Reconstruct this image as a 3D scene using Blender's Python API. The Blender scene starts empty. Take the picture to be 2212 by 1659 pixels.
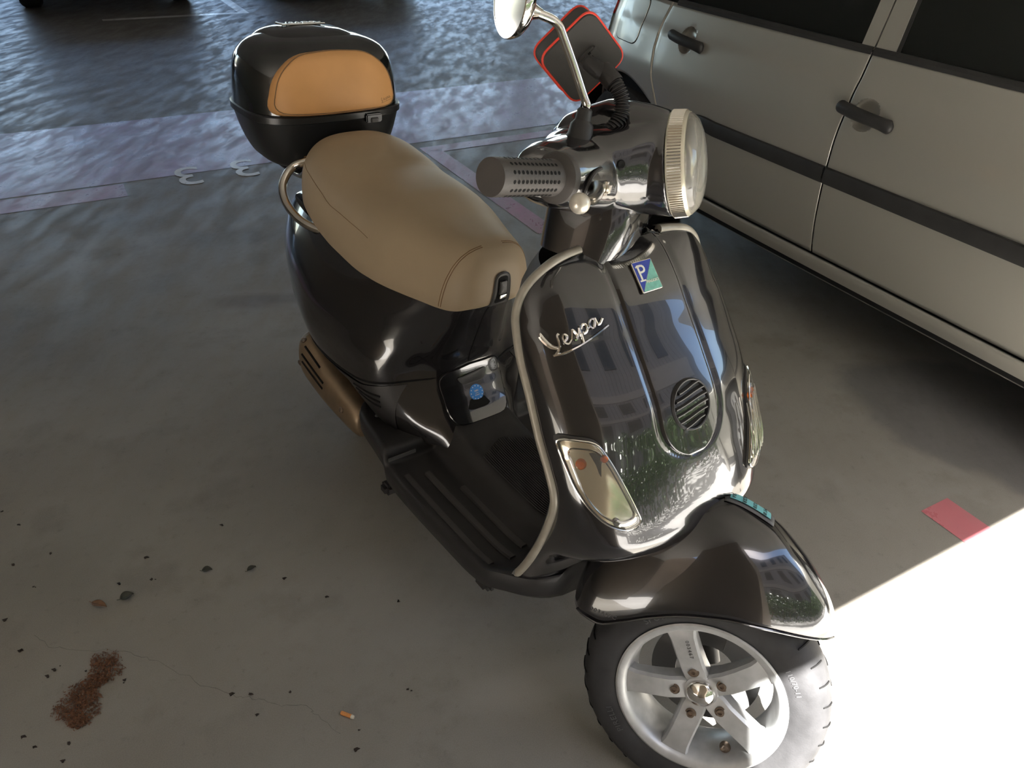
import bpy, bmesh, math, random
import numpy as np
from mathutils import Matrix, Vector
from mathutils.bvhtree import BVHTree
random.seed(7); rng = np.random.default_rng(7)
R = math.radians
SC = bpy.context.scene
COL = SC.collection

# ------------------------------------------------------------------ camera, sky, sun, exposure
def rotx(a): c, s = math.cos(a), math.sin(a); return np.array([[1,0,0],[0,c,-s],[0,s,c]])
def rotz(a): c, s = math.cos(a), math.sin(a); return np.array([[c,-s,0],[s,c,0],[0,0,1]])
CAM_H, CAM_PITCH, CAM_ROLL = 1.457, R(34.5), R(2.05)
cd = bpy.data.cameras.new('camera'); cam = bpy.data.objects.new('camera', cd); COL.objects.link(cam)
fw = np.array([0, math.cos(CAM_PITCH), -math.sin(CAM_PITCH)]); rt = np.array([1., 0, 0]); upv = np.cross(rt, fw)
cr = np.stack([rt, upv, -fw], 1) @ rotz(CAM_ROLL)
mw = Matrix([[*cr[0], 0], [*cr[1], 0], [*cr[2], CAM_H], [0, 0, 0, 1]])
cam.matrix_world = mw
cd.sensor_width = 36; cd.lens = 36 * 1668 / 2212; cd.clip_start = .02; cd.clip_end = 300
SC.camera = cam

# garage axes on the ground: U points out of the garage, V along its open edge
U = np.array([.505, -.863, 0]); V = np.array([.863, .505, 0]); Z = np.array([0, 0, 1.])
U /= np.linalg.norm(U); V /= np.linalg.norm(V)
def gv(u, v, z=0.): return U * u + V * v + Z * z

SUN_DIR = U * .515 + V * -.15 + Z * .857
SUN_DIR /= np.linalg.norm(SUN_DIR)
w = bpy.data.worlds.new('sky'); SC.world = w; w.use_nodes = True
nt = w.node_tree; bg = nt.nodes['Background']
sky = nt.nodes.new('ShaderNodeTexSky'); sky.sky_type = 'NISHITA'; sky.sun_disc = False
sky.sun_elevation = math.asin(SUN_DIR[2]); sky.sun_rotation = math.atan2(SUN_DIR[0], SUN_DIR[1])
sky.air_density = 1.0; sky.dust_density = 1.2; sky.ozone_density = 1.0
nt.links.new(sky.outputs[0], bg.inputs[0]); bg.inputs[1].default_value = .40
sl = bpy.data.lights.new('sun', 'SUN'); so = bpy.data.objects.new('sun', sl); COL.objects.link(so)
sl.energy = 38; sl.angle = R(.53); sl.color = (1, .965, .915)
so.rotation_euler = Vector(SUN_DIR).to_track_quat('Z', 'Y').to_euler()
so.location = tuple(SUN_DIR * 30)
SC.view_settings.view_transform = 'Standard'; SC.view_settings.look = 'None'
SC.view_settings.gamma = 1; SC.view_settings.use_curve_mapping = False
SC.view_settings.exposure = 1.15
SC.cycles.max_bounces = 10; SC.cycles.diffuse_bounces = 6; SC.cycles.glossy_bounces = 6
SC.cycles.sample_clamp_indirect = 6

# ------------------------------------------------------------------ materials
def srgb(r, g, b):
    f = lambda c: (c / 255 / 12.92) if c / 255 <= .04045 else ((c / 255 + .055) / 1.055) ** 2.4
    return (f(r), f(g), f(b), 1)
MATS = {}
def mat(name, color, rough=.5, metal=0., spec=.5, coat=0., coat_rough=.03, bump=0., bump_scale=200., var=0., var_scale=20., trans=0., ior=1.5, emit=None):
    m = bpy.data.materials.new(name); m.use_nodes = True; MATS[name] = m
    n = m.node_tree.nodes; l = m.node_tree.links; b = n['Principled BSDF']
    if len(color) == 3: color = (*color, 1)
    b.inputs['Base Color'].default_value = color; b.inputs['Roughness'].default_value = rough
    b.inputs['Metallic'].default_value = metal; b.inputs['Specular IOR Level'].default_value = spec
    b.inputs['Coat Weight'].default_value = coat; b.inputs['Coat Roughness'].default_value = coat_rough
    b.inputs['Transmission Weight'].default_value = trans; b.inputs['IOR'].default_value = ior
    tc = n.new('ShaderNodeTexCoord')
    if var > 0:
        no = n.new('ShaderNodeTexNoise'); no.inputs['Scale'].default_value = var_scale; no.inputs['Detail'].default_value = 6
        l.new(tc.outputs['Object'], no.inputs['Vector'])
        mx = n.new('ShaderNodeMix'); mx.data_type = 'RGBA'; mx.blend_type = 'MULTIPLY'; mx.inputs[0].default_value = 1
        rp = n.new('ShaderNodeMapRange'); rp.inputs[1].default_value = .3; rp.inputs[2].default_value = .7
        rp.inputs[3].default_value = 1 - var; rp.inputs[4].default_value = 1 + var * .4
        l.new(no.outputs[0], rp.inputs[0]); mx.inputs[6].default_value = color; l.new(rp.outputs[0], mx.inputs[7])
        l.new(mx.outputs[2], b.inputs['Base Color'])
    if bump > 0:
        no = n.new('ShaderNodeTexNoise'); no.inputs['Scale'].default_value = bump_scale; no.inputs['Detail'].default_value = 4
        l.new(tc.outputs['Object'], no.inputs['Vector'])
        bp = n.new('ShaderNodeBump'); bp.inputs['Strength'].default_value = bump; bp.inputs['Distance'].default_value = .002
        l.new(no.outputs[0], bp.inputs['Height']); l.new(bp.outputs[0], b.inputs['Normal'])
    return m
M_PAINT = mat('black_paint', (.0105, .0100, .0110), .16, 0, .5, 1.0, .015)
M_PLAS = mat('black_plastic', (.017, .016, .016), .48, 0, .5, bump=.15, bump_scale=900)
M_PLASG = mat('grey_plastic', (.05, .048, .046), .45, 0, .4, bump=.1, bump_scale=700)
M_BOX = mat('box_gloss_black', (.010, .012, .012), .10, 0, .5, .6, .04)
M_BOXB = mat('box_satin_black', (.013, .014, .015), .32, 0, .5, bump=.05, bump_scale=600)
M_RUB = mat('tyre_rubber', (.033, .033, .035), .72, 0, .3, bump=.15, bump_scale=300, var=.3, var_scale=30)
M_GRIP = mat('grip_rubber', (.062, .056, .052), .55, 0, .35, bump=.1, bump_scale=500)
M_DARK = mat('dark_hole', (.006, .006, .006), .8, 0, .2)
M_CHR = mat('chrome', (.82, .80, .76), .07, 1.0)
M_CHR2 = mat('worn_chrome', (.60, .56, .50), .16, 1.0, bump=.05, bump_scale=80)
M_ALLOY = mat('wheel_alloy', (.47, .48, .485), .42, .55, .5, var=.18, var_scale=35, bump=.04, bump_scale=300)
M_STEEL = mat('bolt_steel', (.22, .17, .13), .45, .8, var=.4, var_scale=200)
M_CAST = mat('cast_metal', (.13, .13, .13), .55, .5, bump=.2, bump_scale=120)
M_TRIM = mat('piping_grey', srgb(158, 152, 140), .42, .25, .4, var=.15, var_scale=40)
M_SEAT = mat('tan_vinyl', srgb(152, 135, 111), .52, 0, .35, bump=.10, bump_scale=700, var=.07, var_scale=7)
M_PAD = mat('tan_pad_vinyl', srgb(200, 150, 96), .5, 0, .35, bump=.10, bump_scale=700, var=.10, var_scale=9)
M_STITCH = mat('stitch_tan', srgb(120, 92, 62), .7)
M_MUFF = mat('muffler_tan', srgb(138, 120, 98), .40, .7, var=.2, var_scale=25)
M_CAR = mat('silver_paint', srgb(178, 176, 167), .34, .55, .5, .5, .08)
M_CARP = mat('car_plastic', (.028, .028, .028), .5, 0, .4, bump=.08, bump_scale=500, var=.2, var_scale=20)
M_GLASS = mat('car_window_glass', (.008, .010, .009), .04, 0, .5)
M_RED = mat('tail_red', (.45, .012, .010), .08, 0, .6)
def lens_mat(name, tint, haze):
    m = bpy.data.materials.new(name); m.use_nodes = True; n = m.node_tree.nodes; l = m.node_tree.links; n.remove(n['Principled BSDF'])
    tr = n.new('ShaderNodeBsdfTransparent'); tr.inputs[0].default_value = tint; gl = n.new('ShaderNodeBsdfGlossy'); gl.inputs['Roughness'].default_value = .03
    df = n.new('ShaderNodeBsdfDiffuse'); df.inputs[0].default_value = (.8, .78, .72, 1); fr = n.new('ShaderNodeFresnel'); fr.inputs[0].default_value = 1.5
    a = n.new('ShaderNodeMixShader'); a.inputs[0].default_value = haze; l.new(tr.outputs[0], a.inputs[1]); l.new(df.outputs[0], a.inputs[2])
    b = n.new('ShaderNodeMixShader'); l.new(fr.outputs[0], b.inputs[0]); l.new(a.outputs[0], b.inputs[1]); l.new(gl.outputs[0], b.inputs[2])
    l.new(b.outputs[0], n['Material Output'].inputs[0]); return m
M_CLEAR = lens_mat('clear_lens', (.93, .92, .86, 1), .06)
M_HAZY = lens_mat('hazy_lens', (.93, .91, .84, 1), .22)
M_AMBER = mat('amber_bulb', (.75, .16, .015), .15, 0, .5)
M_REFL = mat('reflector', (.80, .77, .70), .16, 1.0)
M_REDPIPE = mat('red_piping', srgb(226, 66, 48), .45)
M_CASE = mat('case_fabric', (.055, .053, .050), .65, 0, .3, bump=.2, bump_scale=900)
M_WHITE = mat('white_enamel', srgb(225, 225, 215), .4)
M_BLUE = mat('badge_blue', srgb(26, 56, 160), .3)
M_TEAL = mat('badge_teal', srgb(120, 190, 175), .35, var=.2, var_scale=120)
M_STK = mat('sticker_blue', srgb(30, 120, 200), .35)
M_CYAN = mat('paper_cyan', srgb(130, 205, 210), .5)
M_INK = mat('print_ink', (.02, .02, .02), .6)
M_ETCH = mat('etched_grey', (.06, .06, .06), .5)
M_TYRELET = mat('tyre_lettering', (.075, .075, .078), .6)
M_ORANGE = mat('filter_orange', srgb(222, 150, 84), .7, var=.2, var_scale=300)
M_PAPER = mat('paper_white', srgb(220, 215, 200), .8)
M_LEAF = mat('leaf_brown', srgb(120, 90, 66), .7, var=.3, var_scale=80)
M_LEAFD = mat('leaf_dark', srgb(64, 66, 58), .7, var=.3, var_scale=80)
M_DIRT = mat('dirt_brown', srgb(112, 76, 52), .9, var=.5, var_scale=150)
M_SPECK = mat('speck_dark', srgb(50, 40, 32), .9)
M_COPPER = mat('bracket_metal', (.75, .55, .42), .35, .6)

CONC_GROUP = None
def concrete(name, paint=None, wear=(.45, .75), paint_amt=.8):
    """worn garage concrete; with `paint`, a worn coat of that colour over the same slab"""
    m = bpy.data.materials.new(name); m.use_nodes = True; MATS[name] = m
    n = m.node_tree.nodes; l = m.node_tree.links; b = n['Principled BSDF']
    g = n.new('ShaderNodeNewGeometry')
    def noise(scale, det=6, rough=.55, stretch=None, off=(0, 0, 0)):
        mp = n.new('ShaderNodeMapping'); l.new(g.outputs['Position'], mp.inputs[0])
        mp.inputs['Location'].default_value = off
        mp.inputs['Rotation'].default_value = (0, 0, -.52)
        if stretch: mp.inputs['Scale'].default_value = stretch
        no = n.new('ShaderNodeTexNoise'); no.inputs['Scale'].default_value = scale; no.inputs['Detail'].default_value = det
        no.inputs['Roughness'].default_value = rough
        l.new(mp.outputs[0], no.inputs['Vector']); return no.outputs[0]
    def ramp(x, a, c, lo, hi):
        r = n.new('ShaderNodeMapRange'); r.interpolation_type = 'SMOOTHSTEP'; l.new(x, r.inputs[0])
        r.inputs[1].default_value = a; r.inputs[2].default_value = c; r.inputs[3].default_value = lo; r.inputs[4].default_value = hi; return r.outputs[0]
    def mixc(f, A, B, mode='MIX'):
        x = n.new('ShaderNodeMix'); x.data_type = 'RGBA'; x.blend_type = mode
        if isinstance(f, (int, float)): x.inputs[0].default_value = f
        else: l.new(f, x.inputs[0])
        for k, q in ((6, A), (7, B)):
            if isinstance(q, tuple): x.inputs[k].default_value = q
            else: l.new(q, x.inputs[k])
        return x.outputs[2]
    def math_(op, a, c):
        x = n.new('ShaderNodeMath'); x.operation = op
        for k, q in ((0, a), (1, c)):
            if isinstance(q, (int, float)): x.inputs[k].default_value = q
            else: l.new(q, x.inputs[k])
        return x.outputs[0]
    big = noise(1.1, 5); mid = noise(4.5, 6, .6); fine = noise(38, 6, .65); grain = noise(420, 2)
    c = mixc(ramp(big, .35, .68, 0, 1), (.215, .197, .168, 1), (.275, .262, .234, 1))
    c = mixc(ramp(mid, .50, .68, 0, .46), c, (.150, .135, .112, 1))
    c = mixc(ramp(fine, .58, .74, 0, .36), c, (.120, .110, .098, 1))
    c = mixc(ramp(grain, .35, .65, 0, .14), c, (.42, .40, .37, 1))
    sep = n.new('ShaderNodeSeparateXYZ'); l.new(g.outputs['Position'], sep.inputs[0])
    def blob(cx, cy, rx, ry, rot=0., soft=.35, wob=.55, wobn=None):
        dx = math_('SUBTRACT', sep.outputs[0], cx); dy = math_('SUBTRACT', sep.outputs[1], cy)
        ca, sa = math.cos(rot), math.sin(rot)
        ex = math_('DIVIDE', math_('ADD', math_('MULTIPLY', dx, ca), math_('MULTIPLY', dy, sa)), rx)
        ey = math_('DIVIDE', math_('SUBTRACT', math_('MULTIPLY', dy, ca), math_('MULTIPLY', dx, sa)), ry)
        d = math_('SQRT', math_('ADD', math_('MULTIPLY', ex, ex), math_('MULTIPLY', ey, ey)), 0)
        d = math_('ADD', d, math_('MULTIPLY', math_('SUBTRACT', wobn or mid, .5), wob))
        return ramp(d, 1 - soft, 1 + soft * .3, 1, 0)
    # stains that lie on the slab
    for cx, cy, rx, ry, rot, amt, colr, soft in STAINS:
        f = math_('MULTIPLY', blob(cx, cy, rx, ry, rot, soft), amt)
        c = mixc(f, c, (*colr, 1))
    pm = None
    if paint:
        wn = noise(5.0, 8, .68, (1, .35, 1)); pf = ramp(wn, wear[0] - .22, wear[1] - .12, paint_amt, paint_amt * .45)
        c = mixc(pf, c, (*paint, 1))
    l.new(c, b.inputs['Base Color'])
    rn = noise(11, 8, .66, (1, .30, 1), (3, 1, 0))
    ro = math_('ADD', ramp(rn, .35, .66, *((.25, .46) if paint else (.36, .60))), ramp(fine, .4, .7, 0, .08))
    l.new(ro, b.inputs['Roughness'])
    b.inputs['Specular IOR Level'].default_value = .42
    bp = n.new('ShaderNodeBump'); bp.inputs['Strength'].default_value = .10; bp.inputs['Distance'].default_value = .002
    l.new(math_('ADD', math_('MULTIPLY', fine, .5), math_('MULTIPLY', rn, .30)), bp.inputs['Height']); l.new(bp.outputs[0], b.inputs['Normal'])
    return m
STAINS = [ # x, y, rx, ry, rot, amount, colour, softness
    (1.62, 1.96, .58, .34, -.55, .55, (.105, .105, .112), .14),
    (-1.02, 2.62, .16, .07, .1, .42, (.105, .070, .052), .6),
    (-.86, 2.66, .20, .05, .1, .35, (.105, .078, .060), .6),
    (-1.30, 3.20, .30, .12, .2, .30, (.10, .09, .078), .7),
    (-1.75, 2.30, .7, .5, .1, .30, (.105, .098, .080), .8),
    (-.2, 1.22, .40, .20, .2, .30, (.36, .36, .36), .8),
    (-.62, 1.55, .35, .22, .3, .20, (.13, .115, .095), .8),
    (-1.1, 1.25, .30, .2, .3, .24, (.15, .15, .13), .8),
    (.15, 1.02, .30, .06, .3, .30, (.42, .40, .37), .7)]

# ------------------------------------------------------------------ geometry helpers
def link(o, parent=None):
    COL.objects.link(o)
    if parent is not None: o.parent = parent
    return o
def tag(o, label=None, cat=None, group=None, kind=None):
    if label: o['label'] = label
    if cat: o['category'] = cat
    if group: o['group'] = group
    if kind: o['kind'] = kind
    return o
def empty(name, label=None, cat=None, loc=(0, 0, 0), group=None):
    o = bpy.data.objects.new(name, None); o.empty_display_size = .1; o.location = loc
    COL.objects.link(o); return tag(o, label, cat, group)
def mesh(name, verts, faces, material, parent=None, smooth=True, angle=40, solid=0., offset=-1, label=None, kind=None):
    me = bpy.data.meshes.new(name)
    me.from_pydata([tuple(map(float, v)) for v in verts], [], [tuple(int(i) for i in f) for f in faces]); me.update()
    bm = bmesh.new(); bm.from_mesh(me); bmesh.ops.recalc_face_normals(bm, faces=bm.faces); bm.to_mesh(me); bm.free()
    if material is not None: me.materials.append(material)
    if smooth:
        for p in me.polygons: p.use_smooth = True
        if angle: me.set_sharp_from_angle(angle=R(angle))
    o = bpy.data.objects.new(name, me); link(o, parent)
    if solid:
        md = o.modifiers.new('solid', 'SOLIDIFY'); md.thickness = solid; md.offset = offset
    return tag(o, label, kind=kind)
class MB:
    """collects several pieces into one mesh"""
    def __init__(s): s.v = []; s.f = []
    def add(s, v, f):
        k = len(s.v); s.v += [tuple(map(float, p)) for p in v]; s.f += [tuple(int(i) + k for i in q) for q in f]; return s
    def build(s, name, m, parent=None, tf=None, **kw):
        v = np.array(s.v)
        if tf is not None: v = tf(v)
        return mesh(name, v, s.f, m, parent, **kw)
def spl(xs, ys, x):
    """monotone cubic through a table"""
    xs = np.asarray(xs, float); ys = np.asarray(ys, float); x = np.asarray(x, float)
    n = len(xs); d = np.diff(ys) / np.diff(xs); m = np.zeros(n); m[0] = d[0]; m[-1] = d[-1]
    for i in range(1, n - 1):
        if d[i-1] * d[i] > 0:
            h0, h1 = xs[i] - xs[i-1], xs[i+1] - xs[i]; w1, w2 = 2 * h1 + h0, h1 + 2 * h0
            m[i] = (w1 + w2) / (w1 / d[i-1] + w2 / d[i])
    i = np.clip(np.searchsorted(xs, x) - 1, 0, n - 2); h = xs[i+1] - xs[i]; t = np.clip((x - xs[i]) / h, 0, 1)
    return (2*t**3 - 3*t*t + 1) * ys[i] + (t**3 - 2*t*t + t) * h * m[i] + (-2*t**3 + 3*t*t) * ys[i+1] + (t**3 - t*t) * h * m[i+1]
def catmull(P, n, closed=False):
    P = np.asarray(P, float); k = len(P)
    if closed: Q = np.concatenate([P[-1:], P, P[:2]]); segs = k
    else: Q = np.concatenate([2 * P[:1] - P[1:2], P, 2 * P[-1:] - P[-2:-1]]); segs = k - 1
    out = []
    for i in range(segs):
        p0, p1, p2, p3 = Q[i:i+4]
        for t in np.linspace(0, 1, n, endpoint=False):
            out.append(.5 * (2*p1 + (p2-p0)*t + (2*p0 - 5*p1 + 4*p2 - p3)*t*t + (3*p1 - p0 - 3*p2 + p3)*t**3))
    if not closed: out.append(P[-1])
    return np.array(out)
def grid_faces(nu, nv, cu=False, cv=False):
    f = []
    for i in range(nu if cu else nu - 1):
        for j in range(nv if cv else nv - 1):
            a, b = i * nv + j, i * nv + (j + 1) % nv; c, d = ((i + 1) % nu) * nv + (j + 1) % nv, ((i + 1) % nu) * nv + j
            f.append((a, b, c, d))
    return f
def loft(rings, cap=True):
    """rings: list of equally long closed rings"""
    Rn = np.array(rings); nu, nv = Rn.shape[:2]; v = Rn.reshape(-1, 3); f = grid_faces(nu, nv, False, True)
    if cap: f.append(tuple(range(nv))[::-1]); f.append(tuple((nu - 1) * nv + k for k in range(nv)))
    return v, f
def tube_vf(pts, r, n=12, closed=False, caps=True):
    P = np.asarray(pts, float); k = len(P); r = np.broadcast_to(np.asarray(r, float), (k,))
    T = np.roll(P, -1, 0) - np.roll(P, 1, 0)
    if not closed: T[0] = P[1] - P[0]; T[-1] = P[-1] - P[-2]
    T /= np.linalg.norm(T, axis=1)[:, None] + 1e-12
    a = np.array([0, 0, 1.]) if abs(T[0][2]) < .9 else np.array([1., 0, 0])
    N = np.cross(T[0], a); N /= np.linalg.norm(N); rings = []
    for i in range(k):
        N = N - T[i] * (N @ T[i]); N /= np.linalg.norm(N) + 1e-12; B = np.cross(T[i], N)
        an = np.linspace(0, 2 * np.pi, n, endpoint=False)
        rings.append(P[i] + r[i] * (np.cos(an)[:, None] * N + np.sin(an)[:, None] * B))
    Rn = np.array(rings); v = Rn.reshape(-1, 3); f = grid_faces(k, n, closed, True)
    if caps and not closed: f.append(tuple(range(n))[::-1]); f.append(tuple((k - 1) * n + q for q in range(n)))
    return v, f
def frame(axis, hint=(0, 0, 1)):
    a = np.asarray(axis, float); a /= np.linalg.norm(a); h = np.asarray(hint, float)
    if abs(a @ h) > .95 * np.linalg.norm(h): h = np.array([1., 0, 0])
    x = np.cross(h, a); x /= np.linalg.norm(x); y = np.cross(a, x); return x, y, a
def lathe_vf(prof, origin, axis, n=32, closed=False, a0=0, a1=2*math.pi):
    """prof: (radius, height along axis)"""
    x, y, a = frame(axis); full = abs(a1 - a0 - 2*math.pi) < 1e-6
    an = np.linspace(a0, a1, n, endpoint=not full); v = []
    for r, h in prof:
        v.append(np.asarray(origin) + h * a + r * (np.cos(an)[:, None] * x + np.sin(an)[:, None] * y))
    v = np.array(v); return v.reshape(-1, 3), grid_faces(len(prof), n, closed, full)
def box_vf(c, size, ax=None, bev=0.):
    ax = np.eye(3) if ax is None else np.asarray(ax); h = np.asarray(size) / 2
    if bev <= 0:
        s = np.array([[-1,-1,-1],[1,-1,-1],[1,1,-1],[-1,1,-1],[-1,-1,1],[1,-1,1],[1,1,1],[-1,1,1]])
        return np.asarray(c) + (s * h) @ ax, [(0,3,2,1),(4,5,6,7),(0,1,5,4),(1,2,6,5),(2,3,7,6),(3,0,4,7)]
    bm = bmesh.new(); bmesh.ops.create_cube(bm, size=1)
    for v_ in bm.verts: v_.co = Vector((v_.co.x * size[0], v_.co.y * size[1], v_.co.z * size[2]))
    bmesh.ops.bevel(bm, geom=bm.edges[:], offset=bev, segments=2, affect='EDGES')
    v = np.array([tuple(q.co) for q in bm.verts]); f = [tuple(q.index for q in fc.verts) for fc in bm.faces]; bm.free()
    return np.asarray(c) + v @ ax, f
def prism_vf(out, o, ux, uy, depth, bev=0.):
    """2D outline extruded along ux x uy, top edge bevelled"""
    out = np.asarray(out, float); ux = np.asarray(ux, float); uy = np.asarray(uy, float); n_ = np.cross(ux, uy); n_ /= np.linalg.norm(n_)
    c = out.mean(0); k = len(out); L = [(out, 0.)]
    if bev > 0:
        for t in (0, .35, .7, 1):
            a = t * math.pi / 2; ins = bev * (1 - math.cos(a)); dd = out - c; ln = np.linalg.norm(dd, axis=1)[:, None]
            L.append((c + dd * (1 - ins / ln), depth - bev + bev * math.sin(a)))
    else: L.append((out, depth))
    rings = [np.asarray(o) + q[:, :1] * ux + q[:, 1:] * uy + h * n_ for q, h in L]
    return loft(rings)
def round_poly(pts, rad, n=5):
    P = np.asarray(pts, float); out = []; k = len(P)
    for i in range(k):
        p, a, b = P[i], P[i-1], P[(i+1) % k]
        r = rad[i] if hasattr(rad, '__len__') else rad
        da, db = (a - p), (b - p); la, lb = np.linalg.norm(da), np.linalg.norm(db); q = min(r, la * .48, lb * .48)
        s, e = p + da / la * q, p + db / lb * q
        for t in np.linspace(0, 1, n): out.append((1-t)**2 * s + 2*t*(1-t) * p + t*t * e)
    return np.array(out)
def sellipse(cx, cy, hx, hy, n, k=48):
    a = np.linspace(0, 2 * np.pi, k, endpoint=False); c, s = np.cos(a), np.sin(a)
    return np.stack([cx + hx * np.sign(c) * np.abs(c) ** (2/n), cy + hy * np.sign(s) * np.abs(s) ** (2/n)], 1)
def text_vf(txt, size, depth=.0005, res=2, align='CENTER', space=1.0, ):
    c = bpy.data.curves.new('txt', 'FONT'); c.body = txt; c.size = size; c.extrude = depth; c.align_x = align; c.align_y = 'CENTER'; c.resolution_u = res
    c.space_character = space
    o = bpy.data.objects.new('txt', c); COL.objects.link(o); bpy.context.view_layer.update()
    dg = bpy.context.evaluated_depsgraph_get(); me = bpy.data.meshes.new_from_object(o.evaluated_get(dg))
    v = np.array([tuple(p.co) for p in me.vertices]); f = [tuple(p.vertices) for p in me.polygons]
    bpy.data.objects.remove(o); bpy.data.curves.remove(c); bpy.data.meshes.remove(me)
    return v.reshape(-1, 3), f

# ------------------------------------------------------------------ the garage
M_CONC = concrete('concrete_floor')
M_BAND = concrete('paint_violet_worn', (.52, .36, .60), (.42, .72), .95)
M_STRIPE = concrete('paint_pink_worn', (.50, .17, .30), (.42, .72), .9)
M_REDP = concrete('paint_red', (.52, .150, .175), (.75, .95), .9)
M_WHP = concrete('paint_white_worn', (.85, .85, .83), (.6, .9), .95)
M_DRIVE = mat('driveway_concrete', (.44, .43, .415), .85, 0, .2, bump=.2, bump_scale=30, var=.12, var_scale=1.5)
M_CEIL = mat('ceiling_concrete', (.37, .355, .33), .9, 0, .2, bump=.2, bump_scale=8, var=.15, var_scale=.8)
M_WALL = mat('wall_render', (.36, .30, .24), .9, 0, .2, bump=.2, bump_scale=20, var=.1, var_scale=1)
def gquad(name, u0, u1, v0, v1, z, m, parent=None, th=None):
    if th: 
        v, f = box_vf(gv((u0+u1)/2, (v0+v1)/2, z - th/2), (abs(u1-u0), abs(v1-v0), th), np.array([U, V, Z]))
        return mesh(name, v, f, m, parent, smooth=False)
    return mesh(name, [gv(u0, v0, z), gv(u1, v0, z), gv(u1, v1, z), gv(u0, v1, z)], [(0, 1, 2, 3)], m, parent, smooth=False)
ROOF_U, ROOF_Z = .795, 2.40
floor = tag(gquad('floor', -12.6, .20, -14, 16, 0, M_CONC, th=.2), kind='structure')
tag(gquad('wall_sun_blocker', -12.6, ROOF_U, -14, 16, 13, M_WALL, th=13 - ROOF_Z - .3), kind='structure')  # added unseen block, keeps the sun off the ground behind the garage
floor['label'] = 'worn grey concrete garage floor with painted bay markings'
drive = tag(gquad('floor', .20, 40, -30, 34, 0, M_DRIVE, th=.2), 'sunlit pale concrete driveway outside the garage opening', kind='structure')
tag(gquad('ceiling', -12.6, ROOF_U, -14, 16, ROOF_Z + .3, M_CEIL, th=.3), kind='structure')
tag(gquad('wall_back', -14.6, -14.4, -14, 16, .45, M_WALL, th=.45), kind='structure')
tag(gquad('floor', -40, -12.6, -30, 34, 0, M_DRIVE, th=.2), kind='structure')
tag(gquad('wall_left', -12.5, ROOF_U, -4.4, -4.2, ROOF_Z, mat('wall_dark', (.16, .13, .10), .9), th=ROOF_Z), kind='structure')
tag(gquad('wall_right', -12.5, ROOF_U, 13, 13.2, ROOF_Z, M_WALL, th=ROOF_Z), kind='structure')
for k, (pu, pv) in enumerate([(-12.3, -3.2), (-12.3, 7.2)]):
    tag(gquad('wall_pillar', pu - .2, pu + .2, pv - .2, pv + .2, ROOF_Z, M_CEIL, th=ROOF_Z), kind='structure')
tag(gquad('wall_shadow_pier', .45, ROOF_U - .01, -1.5, .42, ROOF_Z, M_WALL, th=ROOF_Z), kind='structure')  # unseen pier, hinted in reflections; edge placed to shadow the lower wheel
# painted markings are flat paint on the slab: parts of the floor
def paint(name, u0, u1, v0, v1, m, label=None, z=.0012):
    o = gquad(name, u0, u1, v0, v1, z, m, floor); 
    if label: o['label'] = label
    return o
paint('painted_band', -5.46, -4.33, -10, 12, M_BAND, 'broad faded violet walkway band')
paint('painted_stripe', -4.23, -4.12, 1.78, 9, M_STRIPE)
paint('painted_stripe', -4.31, -4.12, -8, .17, M_STRIPE)
paint('painted_stripe', -4.12, -2.85, 1.78, 1.888, M_STRIPE, 'faded pink bay divider stripe')
paint('painted_stripe', -.785, -.645, 1.775, 1.888, M_REDP, 'clean red stripe end beside the sunlight')
paint('painted_stripe', -9.12, -9.02, -3.2, -.55, M_WHP)
paint('painted_stripe', -9.12, -9.02, .55, 1.95, M_WHP)
paint('painted_stripe', -12.5, -9.12, 1.85, 1.95, M_WHP)
paint('painted_stripe', -12.5, -9.12, -1.35, -1.25, M_WHP)
for (nu, nv_) in ((-4.31, .485), (-4.315, .775)):
    v, f = text_vf('3', .40, .0002, 4)
    # read from the aisle: text right is -V, text up is +U
    P = np.array([gv(nu + p[1] * 1.0, nv_ - p[0] * .85, .0022 + p[2]) for p in v])
    o = mesh('painted_number', P, f, M_WHP, floor, smooth=False); o['label'] = 'white stencilled 3'

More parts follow.
